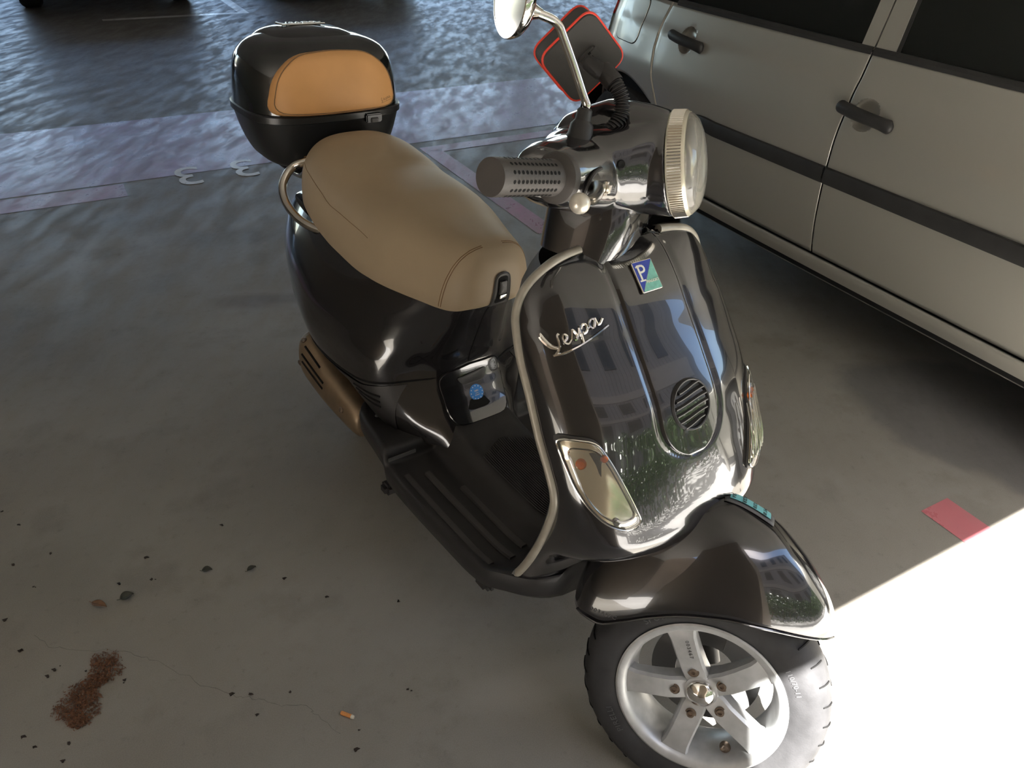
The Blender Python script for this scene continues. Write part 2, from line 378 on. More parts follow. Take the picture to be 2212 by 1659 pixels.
# ------------------------------------------------------------------ outside the opening (seen in reflections, plus an added light-blocking wall)
def outside():
    m_fac = mat('facade_grey', (.115, .125, .145), .8, var=.1, var_scale=.5)
    m_slat = mat('facade_slat', (.16, .17, .195), .7)
    m_kerb = mat('kerb_pale', (.5, .48, .44), .9)
    fac = tag(gquad('wall_opposite', 8.6, 9.0, -14, 18, 10.4, m_fac, th=10.4), kind='structure')
    m_band = mat('facade_band', (.26, .26, .27), .8); m_win = mat('facade_window', (.02, .025, .03), .1)
    for k in range(44):
        v, f = box_vf(gv(8.55, -10 + k * .6, 5.2), (.10, .56, 9.0), np.array([U, V, Z])); mesh('cladding_board', v, f, m_slat, fac, smooth=False)
    for k, z_ in enumerate((1.2, 4.2, 7.2)):
        v, f = box_vf(gv(8.46, 3, z_), (.14, 26, .55), np.array([U, V, Z])); mesh('floor_band', v, f, m_band, fac, smooth=False)
        for q in range(6):
            v, f = box_vf(gv(8.47, -8 + q * 4.2, z_ + 1.7), (.10, 1.8, 1.5), np.array([U, V, Z])); mesh('window', v, f, m_win, fac, smooth=False)
    tag(gquad('wall_sky_blocker', ROOF_U + .02, 8.6, -7.2, -7.0, 5, M_WALL, th=5), kind='structure')  # added unseen wall, cuts sky from the left floor and bounces warm light
    # hedge: a shell of leaves on a planted strip
    m_l = mat('hedge_leaf', (.060, .120, .022), .45, 0, .4, var=.6, var_scale=9)
    h0 = gv(2.1, 5); hv = []; hf = []
    for i in range(15000):
        vv = -.5 + 14 * rng.random(); th = rng.random() * math.pi * .95
        rad = .62 + .10 * math.sin(vv * 2.1) + .07 * math.sin(vv * 7.3 + 1); rad *= .72 + .28 * rng.random() ** .5
        u_ = 2.1 - rad * math.cos(th); z_ = .10 + (.98 + .16 * math.sin(vv * 1.7) + .08 * math.sin(vv * 6.1)) * math.sin(th) * (.7 + .3 * rng.random())
        c = gv(u_, vv, z_) - h0; t = rng.normal(size=3); t /= np.linalg.norm(t); q = np.cross(t, rng.normal(size=3)); q /= np.linalg.norm(q)
        l_ = .035 + .03 * rng.random(); k = len(hv)
        hv += [c - t * l_, c + q * l_ * .5, c + t * l_, c - q * l_ * .5]; hf.append((k, k + 1, k + 2, k + 3))
    h = empty('hedge', 'leafy green hedge outside the garage, mirrored low in the black front shield', 'hedge', h0)
    mesh('foliage', np.array(hv), hf, m_l, h, smooth=False, kind='stuff')
    b = MB()
    for k in range(40):
        vv = -.3 + k * .35; b.add(*tube_vf(np.array([gv(2.1, vv, 0), gv(2.1 + .1 * math.sin(k), vv + .1, .45), gv(2.1 - .15 * math.cos(k), vv, .85)]) - h0, [.018, .014, .008], 6))
    b.build('stems', M_LEAF, h, kind='stuff')
outside()

# ------------------------------------------------------------------ scooter frames
PX, PY, PYAW, PLEAN = -.42, 1.87, R(-52.7), R(-2.2)
STEER, RAKE = R(34.3), R(26.5)
AX0 = np.array([1.365, 0, 0])
def axang(u, a):
    u = np.asarray(u) / np.linalg.norm(u); K = np.array([[0, -u[2], u[1]], [u[2], 0, -u[0]], [-u[1], u[0], 0]])
    return np.eye(3) + math.sin(a) * K + (1 - math.cos(a)) * K @ K
MS = axang([-math.sin(RAKE), 0, math.cos(RAKE)], STEER)
def st(P): return (np.atleast_2d(np.asarray(P, float)) - AX0) @ MS.T + AX0
scooter = empty('motor_scooter', 'glossy black motor scooter with tan seat and chrome mirror parked on the concrete', 'scooter')
Ms = rotz(PYAW) @ rotx(PLEAN)
scooter.matrix_world = Matrix([[*Ms[0], PX], [*Ms[1], PY], [*Ms[2], 0], [0, 0, 0, 1]])
def to_world(P): return np.atleast_2d(P) @ Ms.T + np.array([PX, PY, 0])
SY = .005   # front shield sits a touch to the left of the wheel line

# ---- leg shield
ED = [(.30,.192,.955),(.348,.200,.972),(.414,.206,1.006),(.497,.212,1.040),(.577,.217,1.063),(.615,.218,1.062),(.655,.219,1.042),(.694,.219,1.016),(.76,.219,.981),(.804,.218,.954),(.842,.214,.933),(.866,.208,.920),(.893,.197,.915),(.918,.179,.917),(.94,.148,.921),(.947,.115,.919),(.952,.08,.920)]
CT = [(.30,1.02),(.35,1.03),(.40,1.042),(.45,1.075),(.475,1.112),(.49,1.148),(.51,1.180),(.53,1.194),(.547,1.197),(.57,1.190),(.62,1.171),(.664,1.1535),(.70,1.137),(.746,1.116),(.80,1.076),(.85,1.035),(.912,.983),(.94,.948),(.952,.922)]
EZ = [e[0] for e in ED]; EW = [e[1] for e in ED]; EX = [e[2] for e in ED]; CZ = [c[0] for c in CT]; CX = [c[1] for c in CT]
def shield(y, z):
    y = np.asarray(y, float); z = np.asarray(z, float)
    wd = spl(EZ, EW, z); xe = spl(EZ, EX, z); xc = spl(CZ, CX, z)
    nn = spl([.3, .5, .6, .65, .8, .95], [2.2, 2.7, 2.8, 2.7, 2.3, 2.0], z)
    s = np.clip(np.abs(y - SY) / wd, 0, 1)
    return xe + (xc - xe) * (1 - s ** nn) ** (1 / nn)
def sh_frame(y, z, e=.004):
    p = np.array([shield(y, z), y, z]); a = np.array([shield(y + e, z) - shield(y - e, z), 2 * e, 0]); b = np.array([shield(y, z + e) - shield(y, z - e), 0, 2 * e])
    n_ = np.cross(a, b); n_ /= np.linalg.norm(n_); b /= np.linalg.norm(b); a = np.cross(b, n_); return p, a, b, n_
def sh_map(yz, off=0.):
    yz = np.atleast_2d(yz); out = []
    for y, z in yz:
        p, a, b, n_ = sh_frame(y, z); out.append(p + n_ * off)
    return np.array(out)
# centre panel half-width by height (U-shaped lower end)
def panel_hw(z): return np.where(z < .735, .069 * np.sqrt(np.clip(1 - ((.735 - z) / .068) ** 2.4, 0, 1)), .069)
zs = np.concatenate([np.linspace(.30, .66, 64), np.linspace(.664, .952, 96)])
th = np.linspace(-1, 1, 131)
verts = []
for z in zs:
    wd = float(spl(EZ, EW, z)); yy = np.sign(th) * (1 - (1 - np.abs(th)) ** 1.7) * wd + SY
    x = shield(yy, z)
    d = np.abs(np.abs(yy - SY) - float(panel_hw(np.array(z)))) if z > .667 else np.hypot(yy - SY, z - .667) * 1.0 + .0
    x = x - .0045 * np.exp(-(d / .0065) ** 2) * (1 if z > .667 else 0)
    verts += [(a, b, z) for a, b in zip(x, yy)]
leg_shield = mesh('leg_shield', verts, grid_faces(len(zs), len(th)), M_PAINT, scooter, angle=55, solid=.010, offset=-1)
# make sure the thickness grows to the rear
_n = leg_shield.data.polygons[len(leg_shield.data.polygons)//2].normal
leg_shield.modifiers['solid'].offset = -1 if _n.x > 0 else 1
pz = np.concatenate([np.linspace(.6675, .69, 14), np.linspace(.694, .950, 60)]); ps = np.linspace(-1, 1, 33); verts = []
for z in pz:
    hw = max(float(panel_hw(np.array(z))) - .003, .0015); yy = SY + ps * hw
    edge = np.clip((hw - np.abs(ps) * hw) / .006, 0, 1); top = np.clip((.951 - z) / .006, 0, 1); bot = np.clip((z - .667) / .005, 0, 1)
    rise = np.sqrt(1 - (1 - np.minimum(edge, min(top, bot))) ** 2)
    verts += [(a + .0055 * r - .003, b, z) for a, b, r in zip(shield(yy, z), yy, rise)]
centre_panel = mesh('centre_panel', verts, grid_faces(len(pz), len(ps)), M_PAINT, scooter, angle=60)
# grey edge piping
pip = []
for sgn in (-1, 1):
    q = [(x, SY + sgn * w_, z) for z, w_, x in ED if z > .34]
    q = catmull([(.966, SY + sgn * .199, .342)] + q, 6)
    q = q[q[:, 1] * sgn > .082]
    tv, tf_ = tube_vf(q, .0078, 10); o = mesh('edge_piping', tv, tf_, M_TRIM, scooter); o['label'] = 'grey rubber edge piping'
    a, b = q[0], q[4]
    cl = mesh('piping_clip', *tube_vf([q[0] + (q[0] - q[3]) * .5, q[0], q[1], q[2]], .0105, 10), M_CAST, scooter)
# black liner behind the shield
verts = []
zs2 = np.linspace(.36, .93, 30)
for z in zs2:
    wd = float(spl(EZ, EW, z)) - .012; xe = float(spl(EZ, EX, z)) - .012
    for t in np.linspace(-1, 1, 25): verts.append((xe - .075 * (1 - abs(t) ** 4) * min(1, (z - .3) / .25) - .003, SY + t * wd, z))
mesh('shield_liner', verts, grid_faces(30, 25), M_PLAS, scooter)

# horn grille with slats
HY, HZ = .006, .743
p, a, b, n_ = sh_frame(HY, HZ)
grille = mesh('horn_grille', *lathe_vf([(.0, .0005), (.0375, .0005), (.0385, .0045), (.0405, .0052), (.0420, .0036), (.0425, -.003)], p, n_, 40), M_PLAS, scooter)
for k in range(6):
    h = -.0285 + k * .0114; wv = math.sqrt(.037 ** 2 - h * h)
    if wv < .012: continue
    q = []
    for t in np.linspace(-1, 1, 9):
        ry = wv * .98 * t; rz = h - .006 * t * abs(t) * .0 + .0045 * math.sin(t * 1.4)
        q.append((ry, rz))
    v = []
    for ry, rz in q:
        c0 = p + a * ry + b * rz
        v += [c0 + n_ * .0008 + b * .0030, c0 + n_ * .0058 - b * .0004, c0 + n_ * .0052 - b * .0022, c0 + n_ * .0008 - b * .0040]
    mesh('slat', *loft(np.array(v).reshape(9, 4, 3)), M_PLAS, grille, angle=30)

# badge
p, a, b, n_ = sh_frame(.000, .911)
p = p + n_ * .0028; bw, bh = .0218, .0260
badge = mesh('badge', *prism_vf(round_poly([(-bw, -bh), (bw, -bh), (bw, bh), (-bw, bh)], .003), p, a, b, .0035, .0012), M_CHR2, scooter); badge['label'] = 'chipped blue and teal shield badge'
iw, ih = bw - .0016, bh - .0016
mesh('badge_field', *prism_vf([(-iw, ih), (-iw, -ih), (iw, ih)], p + n_ * .0032, a, b, .0007), M_BLUE, badge, smooth=False)['label'] = 'blue upper field'
mesh('badge_field', *prism_vf([(-iw + .001, -ih), (iw, -ih), (iw, ih - .001)], p + n_ * .0032, a, b, .0007), M_TEAL, badge, smooth=False)['label'] = 'teal lower field'
def put_text(name, txt, size, o, ax, ay, n_, m, parent, depth=.0004, sx=1., space=1., label=None):
    v, f = text_vf(txt, size, depth, 3, space=space)
    P = np.asarray(o) + v[:, :1] * sx * ax + v[:, 1:2] * ay + v[:, 2:] * n_
    return mesh(name, P, f, m, parent, smooth=False, label=label)
put_text('badge_letter', 'P', .036, p - a * .0085 + b * .0055 + n_ * .0042, a, b, n_, M_WHITE, badge)
for sx_, sz_, wl in ((-.0125, -.0068, .0115), (-.0135, .0166, .008)):
    mesh('badge_letter', *box_vf(p + a * sx_ + b * sz_ + n_ * .0042, (wl, .0024, .0008), np.array([a, b, n_])), M_WHITE, badge, smooth=False)
put_text('badge_letter', 'PIAGGIO', .0065, p + a * .006 - b * .0105 + n_ * .0042, a, b, n_, M_WHITE, badge)
# stroke lettering in chrome
def script(name, parent, place, r, m, label=None, n=5):
    S = [[(-.015, .30), (.005, .36), (.015, .25), (.045, .12), (.115, .02)], [(-.03, .30), (-.02, .20), (.02, .08), (.09, .02)], [(.05, .12), (.115, .02), (.15, .08), (.185, .24), (.22, .28)],
         [(.115, .02), (.09, -.03), (.0, -.09)], [(.0, -.09), (.5, -.09), (1.0, -.075)],
         [(.225, .10), (.28, .12), (.315, .18), (.285, .225), (.245, .18), (.235, .08), (.28, .035), (.35, .08)],
         [(.35, .08), (.405, .19), (.43, .24), (.455, .13), (.43, .05), (.385, .05)], [(.455, .08), (.50, .12), (.54, .21)],
         [(.57, .25), (.53, .10), (.49, -.09)], [(.555, .17), (.61, .235), (.66, .19), (.64, .10), (.585, .07), (.55, .10)],
         [(.65, .12), (.70, .12)], [(.83, .205), (.77, .235), (.715, .17), (.725, .08), (.775, .07), (.825, .17), (.84, .225)], [(.84, .22), (.84, .09), (.88, .06), (.96, .12)]]
    b = MB()
    for s_ in S:
        q = catmull([(x, y, 0) for x, y in s_], n); P = np.array([place(x, y) for x, y, _ in q])
        b.add(*tube_vf(P, r, 6))
    o = b.build(name, m, parent); 
    if label: o['label'] = label
    return o
def place_leg(x, y):
    yy = -.1885 + x * .090 - y * .012; zz = .8290 + x * .034 + (y + .09) * .056
    return sh_map([(yy, zz)], .0022)[0]
script('script_lettering', scooter, place_leg, .0022, M_CHR, 'chrome script lettering')

# indicators on the shield
def resample(O, step=.005):
    O = np.asarray(O, float); out = []
    for i in range(len(O)):
        a, b = O[i], O[(i + 1) % len(O)]; n_ = max(1, int(np.linalg.norm(b - a) / step))
        out += [a + (b - a) * t for t in np.linspace(0, 1, n_, endpoint=False)]
    return np.array(out)
def surf_patch(outline, offs, shrink, fmap):
    O = resample(outline); c = np.asarray(outline).mean(0); rings = []
    for h, s_ in zip(offs, shrink):
        rings.append(fmap(c + (O - c) * s_, h))
    rings = np.array(rings); nu, nv = rings.shape[:2]; v = list(rings.reshape(-1, 3)); f = grid_faces(nu, nv, False, True); k = len(v)
    v.append(fmap(np.array([c]), offs[-1])[0])
    for j in range(nv): f.append(((nu-1) * nv + j, (nu-1) * nv + (j + 1) % nv, k))
    return v, f
IND = [(-.2085, .722), (-.169, .724), (-.157, .697), (-.140, .646), (-.124, .598), (-.148, .587), (-.177, .600), (-.196, .627), (-.204, .652), (-.207, .69)]
for sgn in (-1, 1):
    pts = [(SY + (-sgn) * (y - 0) if sgn > 0 else y, z) for y, z in IND]
    O = round_poly(pts, [.012, .014, .02, .02, .010, .016, .02, .02, .02, .02], 5)
    f3 = lambda yz, h: sh_map(yz, h)
    bez = mesh('indicator', *surf_patch(O, [-.002, .0025, .0035, .0035], [1.05, 1.05, 1.03, .96], f3), M_PLASG, scooter)
    bez['label'] = 'clear front indicator'
    mesh('reflector_bowl', *surf_patch(O, [.0038, .0046, .0040, .0036, .0036], [.95, .93, .80, .74, .5], f3), M_REFL, bez)
    c = np.mean(O, 0)
    mesh('inner_rim', *tube_vf(f3(c + (O - c) * .80, .0060), .0014, 6, True), M_CHR, bez)
    mesh('lens_rim', *tube_vf(f3(c + (O - c) * .985, .0068), .0016, 6, True), M_REFL, bez)
    for t, sz in (((.30), .0085), ((.62), .0065)):
        q = c + (np.array([(-sgn) * -.004 * 0 + SY * 0 + 0, 0])) ; yy = c[0] - sgn * (-.019 if t < .5 else .010); zz = .688 + .010 * (t > .5)
        q0, a_, b_, nn = sh_frame(yy, zz)
        mesh('bulb', *lathe_vf([(0, .0100), (sz * .7, .0090), (sz, .0055), (sz, .003)], q0, nn, 14), M_AMBER, bez)
    q0, a_, b_, nn = sh_frame(SY + sgn * .164 if sgn > 0 else -.163, .605)
    mesh('lens_screw', *lathe_vf([(0, .0072), (.0032, .0070), (.0052, .0085), (.006, .0075), (.006, .004)], q0, nn, 14), M_CAST, bez)
    ln = mesh('lens', *surf_patch(O, [.0030, .0075, .0095, .0115, .0125], [1.0, .99, .93, .7, .4], f3), M_CLEAR, bez)
    if sgn > 0:
        b_ = MB()
        for k in range(7):
            y0 = .132 + k * .0095
            P = sh_map([(SY + y0 + .002 * math.sin(t * 3), t) for t in np.linspace(.61, .70, 8)], .0110)
            b_.add(*tube_vf(P, .0011, 5))
        b_.build('lens_ribs', M_REFL, bez)
# ------------------------------------------------------------------ floor panel, tunnel
fx = np.concatenate([np.linspace(.335, .52, 20), np.linspace(.524, .54, 5), np.linspace(.55, 1.032, 50)])
def f_w(x): return spl([.335, .35, .38, .45, .59, .76, .91, .955, .99, 1.02, 1.034], [.188, .205, .220, .230, .241, .237, .230, .214, .192, .150, .07], x)
def f_z(x, y):
    base = spl([.335, .36, .52, .538, .84, .90, .95, 1.034], [.352, .350, .345, .312, .306, .312, .330, .345], x)
    hgt = spl([.34, .50, .56, .62, .70, .85, .95, 1.03], [.05, .07, .07, .058, .050, .048, .055, .06], x)
    s = np.clip((.118 - np.abs(y)) / .048, 0, 1); s = s * s * (3 - 2 * s)
    return base + hgt * s
rings = []
for x in fx:
    wd = float(f_w(x)); yy = np.linspace(0, wd - .012, 26); zz = f_z(np.full(26, x), yy)
    lip = .006 * np.exp(-((yy - wd + .012) / .012) ** 2)
    half = [(x, y, z + l) for y, z, l in zip(yy, zz, lip)]
    ze = half[-1][2]
    half += [(x, wd - .004, ze - .003), (x, wd, ze - .014), (x, wd - .002, ze - .045), (x, wd - .02, ze - .062), (x, wd * .5, ze - .07), (x, 0, ze - .07)]
    mir = [(a, -b, c) for a, b, c in half[1:-1]][::-1]
    rings.append(half + mir)
floor_panel = mesh('floor_panel', *loft(rings), M_PLAS, scooter, angle=50)
for sgn in (-1, 1):
    for y0, xa, xb in ((.212, .585, .905), (.168, .60, .915), (.128, .68, .90)):
        q = [(x, sgn * (y0 - .012 * (x - .6)), float(f_z(x, y0)) + .0015) for x in np.linspace(xa, xb, 12)]
        v = []
        for P in q:
            P = np.array(P); v += [P + [0, -.0075, -.001], P + [0, -.0055, .0045], P + [0, .0055, .0045], P + [0, .0075, -.001]]
        mesh('tread_strip', *loft(np.array(v).reshape(12, 4, 3)), M_PLASG, floor_panel, angle=30)
    v, f = box_vf((.5405, sgn * .198, .3325), (.004, .070, .010), None, .0015)
    mesh('footrest_edge', v, f, M_CAST, floor_panel)
    mesh('floor_screw', *lathe_vf([(0, .003), (.005, .002), (.006, 0)], (.40, sgn * .185, .3505), (0, 0, 1), 12), M_CAST, floor_panel)
# ribbed mat on the tunnel
b_ = MB()
for k in range(26):
    y = -.066 + k * .0053
    q = [(x, y, float(f_z(x, abs(y))) + .0012) for x in np.linspace(.635 + abs(y) * .5, .93, 9)]
    b_.add(*tube_vf(q, .0015, 4))
b_.build('tunnel_mat', M_PLAS, floor_panel)
# ------------------------------------------------------------------ rear body
BL = [ # z, nose x, front half-width, (x,w) waist, bulge, rear, tail, tail end x
    (.695,.585,.080,(.46,.130),(.24,.150),(.02,.148),(-.15,.120),-.20),
    (.672,.572,.084,(.45,.140),(.23,.170),(.01,.165),(-.16,.130),-.23),
    (.645,.556,.088,(.44,.152),(.22,.190),(.0,.182),(-.16,.142),-.25),
    (.60,.537,.097,(.42,.170),(.20,.217),(.0,.204),(-.16,.155),-.27),
    (.55,.517,.110,(.41,.188),(.20,.234),(.02,.216),(-.14,.160),-.27),
    (.50,.502,.120,(.41,.203),(.20,.240),(.05,.220),(-.10,.165),-.25),
    (.46,.512,.124,(.41,.208),(.22,.238),(.09,.215),(-.02,.160),-.15),
    (.44,.524,.124,(.42,.205),(.24,.230),(.14,.200),(.05,.140),-.05),
    (.41,.542,.120,(.43,.198),(.26,.205),(.17,.180),(.08,.120),-.02),
    (.37,.578,.112,(.44,.185),(.28,.185),(.20,.160),(.10,.110),.02),
    (.335,.60,.105,(.45,.17),(.29,.165),(.22,.15),(.12,.10),.04)]
BZ = np.array([r[0] for r in BL])[::-1]
def body_half(z):
    g = lambda fn: float(spl(BZ, [fn(r) for r in BL][::-1], z))
    xf, wf, xr = g(lambda r: r[1]), g(lambda r: r[2]), g(lambda r: r[7])
    P = [(xf, 0), (xf - .004, wf * .55), (xf - .028, wf * .95)]
    P += [(g(lambda r, k=k: r[k][0]), g(lambda r, k=k: r[k][1])) for k in (3, 4, 5, 6)]
    P += [(xr + .01, g(lambda r: r[6][1]) * .55), (xr, 0)]
    return P
def body_ring(z, ins=0.):
    h = body_half(z); full = h + [(x, -y) for x, y in h[1:-1]][::-1]
    q = catmull([(x, y, z) for x, y in full], 8, True); c = np.array([.15, 0, z]); d = q - c
    return c + d * (1 - ins / (np.linalg.norm(d, axis=1)[:, None] + .02))
rings = [body_ring(z) for z in np.linspace(.335, .695, 46)]
body_shell = mesh('body_shell', *loft(rings), M_PAINT, scooter, angle=50)
bv = BVHTree.FromPolygons([Vector(v.co) for v in body_shell.data.vertices], [tuple(p.vertices) for p in body_shell.data.polygons])
def body_front(y, z, off=0.):
    r = bv.ray_cast(Vector((1.2, y, z)), Vector((-1, 0, 0)))
    if r[0] is None: return np.array([.5, y, z])
    return np.array(r[0]) + np.array(r[1]) * off * (1 if r[1].x > 0 else -1)
# black lower sill trim of the side cowls with slots
for sgn in (-1, 1):
    q = []
    for t in np.linspace(0, 1, 40):
        x = .02 + .51 * t; z = .452 + .012 * (2 * t - 1) ** 2 + .020 * max(0, t - .7) / .3
        r = bv.ray_cast(Vector((x, sgn * .5, z)), Vector((0, -sgn, 0)))
        if r[0] is not None: q.append(np.array(r[0]))
    mesh('cowl_seam', *tube_vf(q, .0024, 6), M_DARK, body_shell)
    low = []
    for t in np.linspace(0, 1, 30):
        x = .20 + .27 * t
        for zq in np.linspace(.346, .445 + .020 * max(0, t - .7) / .3, 7):
            r = bv.ray_cast(Vector((x, sgn * .5, zq)), Vector((0, -sgn, 0))); low.append(np.array(r[0]) + np.array([0, sgn * .0025, 0]) if r[0] is not None else np.array((x, sgn * .15, zq)))
    lt_ = mesh('cowl_lower_trim', low, grid_faces(30, 7), M_PLAS, scooter)
    for k in range(3):
        q = []
        for x in np.linspace(.36, .44, 8):
            r = bv.ray_cast(Vector((x, sgn * .5, .432 - .014 * k)), Vector((0, -sgn, 0))); q.append(np.array(r[0]) + np.array([0, sgn * .0025, 0]))
        mesh('trim_rib', *tube_vf(q, .0028, 5), M_DARK, lt_)
# centre seam of the front wall
q = [body_front(0, z, .0004) for z in np.linspace(.50, .675, 14)]
mesh('front_seam', *tube_vf(q, .0016, 5), M_DARK, body_shell)
# service hatch under the seat: panel with grip recess and sticker
HT = round_poly([(-.086, .483), (-.080, .375), (.080, .375), (.087, .492), (.0, .494)], [.03, .03, .03, .03, .001], 6)
fb = lambda yz, h: np.array([body_front(y, z, h) for y, z in np.atleast_2d(yz)])
mesh('hatch_gasket', *surf_patch(HT, [-.001, .0015, .0015], [1.0, 1.0, .96], fb), M_DARK, body_shell)
hatch = mesh('service_hatch', *surf_patch(HT, [.000, .003, .0045, .0045, .0045, .0045, .0045, .0045], [.965, .965, .95, .8, .6, .4, .2, .1], fb), M_PAINT, scooter)
GR = round_poly([(-.040, .468), (-.030, .450), (.034, .450), (.040, .476)], [.006, .014, .014, .006], 5)
mesh('grip_recess', *surf_patch(GR, [.0062, .0066, .005], [1, .94, .7], fb), M_PLAS, hatch)
SP = sellipse(.002, .428, .0185, .0165, 2, 32)
stk = mesh('sticker', *surf_patch(SP, [.0045, .0052, .0053], [1, .98, .5], fb), M_STK, hatch); stk['label'] = 'round blue sticker with ring of white stars'
b_ = MB()
for k in range(12):
    an = k * math.pi / 6; cy, cz = .002 + .0150 * math.cos(an), .428 + .0133 * math.sin(an)
    P5 = [(cy + (.0017 if i % 2 == 0 else .0007) * math.cos(i * math.pi / 5 + an), cz + (.0017 if i % 2 == 0 else .0007) * math.sin(i * math.pi / 5 + an)) for i in range(10)]
    b_.add(*surf_patch(P5, [.0056, .0058], [1, .5], fb))
b_.build('sticker_stars', M_WHITE, hatch, kind='stuff')
def flat_on(fn, y, z, off):
    p0 = fn(np.array([[y, z]]), off)[0]; p1 = fn(np.array([[y + .006, z]]), off)[0]; p2 = fn(np.array([[y, z + .006]]), off)[0]
    ax = p1 - p0; ax /= np.linalg.norm(ax); ay = p2 - p0; ay -= ax * (ay @ ax); ay /= np.linalg.norm(ay); return p0, ax, ay, np.cross(ax, ay)
p0, ax_, ay_, nn = flat_on(fb, .002, .428, .0058)
for k, (tx, sz, dz) in enumerate((('antivol', .0042, .006), ('www.', .0036, .0015), ('1091', .0062, -.0045))):
    put_text('sticker_print', tx, sz, p0 - ay_ * dz, -ax_, -ay_, nn, M_WHITE, hatch, .0002)

# ------------------------------------------------------------------ seat
SX = [-.135,-.125,-.105,-.07,-.02,.04,.09,.13,.16,.22,.30,.36,.40,.45,.50,.56,.590,.607,.615,.618]
SW = [.03,.095,.130,.152,.168,.176,.180,.182,.183,.182,.178,.170,.160,.144,.127,.106,.090,.070,.050,.02]
SB = [.775,.750,.735,.720,.708,.698,.692,.689,.687,.684,.680,.681,.681,.682,.684,.687,.692,.700,.715,.735]
STP = [.800,.838,.858,.866,.868,.862,.853,.844,.841,.841,.840,.834,.830,.826,.824,.822,.815,.800,.782,.760]
def seat_off(x): return .022 - .032 * float(np.clip((x + .1) / .7, 0, 1))
def seat_ring(x):
    wd, zb, zt = float(spl(SX, SW, x)), float(spl(SX, SB, x)), float(spl(SX, STP, x)); o = seat_off(x)
    a = np.linspace(0, math.pi, 45); n2 = 2.7
    y = o + wd * np.sign(np.cos(a)) * np.abs(np.cos(a)) ** (2 / n2); z = zb + .012 + (zt - zb - .012) * np.abs(np.sin(a)) ** (2 / 2.6)
    ring = [(x, p_, q_) for p_, q_ in zip(y, z)]
    return ring + [(x, o - wd * .97, zb), (x, o - wd * .5, zb - .004), (x, o + wd * .5, zb - .004), (x, o + wd * .97, zb)]
xs = np.concatenate([np.linspace(-.135, -.09, 12), np.linspace(-.08, .08, 14), np.linspace(.085, .15, 12), np.linspace(.165, .57, 34), np.linspace(.575, .618, 16)])
seat = mesh('seat', *loft([seat_ring(x) for x in xs]), M_SEAT, scooter, angle=60)
seat['label'] = 'tan vinyl dual seat'
sv = BVHTree.FromPolygons([Vector(v.co) for v in seat.data.vertices], [tuple(p.vertices) for p in seat.data.polygons])
def on_seat(x, y, z, off=.0008):
    r = sv.find_nearest(Vector((x, y, z))); return np.array(r[0]) + np.array(r[1]) * off
for sgn in (-1, 1):
    for dx in (0, .006):
        q = [on_seat(.556 + .030 * math.sin(t * 1.57) + dx, -.01 + sgn * (.112 - .085 * t ** 2.2), .69 + .145 * math.sin(t * 1.57), .0004) for t in np.linspace(0, 1, 26)]
        mesh('stitching', *tube_vf(q, .0008, 5), M_STITCH, seat)
    q = [on_seat(x, seat_off(x) + sgn * (float(spl(SX, SW, x)) + .01), float(spl(SX, STP, x)) - .050 - .01 * (x > .2) * (x - .2) * 5, .0003) for x in np.linspace(-.08, .34, 30)]
    mesh('stitching', *tube_vf(q, .0007, 5), M_STITCH, seat)
# latch in the seat nose
def nose(yz, h):
    out = []
    for y, z in np.atleast_2d(yz):
        r = sv.ray_cast(Vector((1.0, y, z)), Vector((-1, 0, 0)))
        if r[0] is None: r = sv.find_nearest(Vector((.64, y, z)))
        n0 = np.array(r[1]); n0 = n0 if n0[0] > 0 else -n0
        n0 = np.array([.9, n0[1] * .3, n0[2] * .3 + .1]); n0 /= np.linalg.norm(n0); out.append(np.array(r[0]) + n0 * h)
    return np.array(out)
LO = round_poly([(-.030, .692), (.016, .696), (.013, .770), (-.023, .770)], [.002, .002, .018, .018], 5)
lt = mesh('seat_latch', *surf_patch(LO, [-.002, .003, .0045, .003], [1.0, 1.0, .92, .80], nose), M_PLASG, scooter); lt['label'] = 'grey seat latch surround with push lever'
LI = round_poly([(-.0185, .703), (.006, .706), (.005, .759), (-.016, .759)], .006, 5)
mesh('latch_pocket', *surf_patch(LI, [.0030, .0036, .0034], [1.12, 1.0, .6], nose), M_DARK, lt)
LL = round_poly([(-.0145, .722), (.003, .724), (.0025, .752), (-.0135, .752)], .003, 4)
mesh('latch_lever', *surf_patch(LL, [.003, .0075, .0085], [1, .95, .6], nose), M_PLASG, lt)
LK = round_poly([(-.0145, .712), (.003, .714), (.003, .722), (-.0145, .721)], .002, 4)
mesh('latch_lip', *surf_patch(LK, [.003, .0085, .009], [1, .95, .6], nose), M_REFL, lt)
# grab rail
rr = [(-.10, -.10, .800), (-.113, -.135, .785), (-.10, -.168, .752), (-.06, -.181, .722), (.0, -.178, .700), (.05, -.163, .690), (.085, -.145, .688)]
q = catmull([(x, -y, z) for x, y, z in rr[::-1]] + [(-.118, 0, .808)] + rr, 8)
mesh('grab_rail', *tube_vf(q, .0105, 12), M_CHR2, scooter)['label'] = 'chrome pillion grab rail'

# ------------------------------------------------------------------ top box and carrier
BX, BY = -.322, .032
def bring(z, hx, hy, n=3.4, cx=BX): return [(x, y, z) for x, y in sellipse(cx, BY, hx * .84, hy, n, 64)]
top_box = empty('box_root', None, None)
COL.objects.unlink(top_box); bpy.data.objects.remove(top_box)
BT = [(.742,.09,.10),(.744,.125,.135),(.752,.148,.160),(.775,.163,.178),(.82,.180,.196),(.86,.190,.206),(.873,.193,.209)]
zz = np.linspace(.742, .873, 22)
base = mesh('top_box_base', *loft([bring(z, float(spl([b[0] for b in BT],[b[1] for b in BT],z)), float(spl([b[0] for b in BT],[b[2] for b in BT],z))) for z in zz]), M_BOXB, scooter, angle=50)
base['label'] = 'satin black lower half of the rear top box'
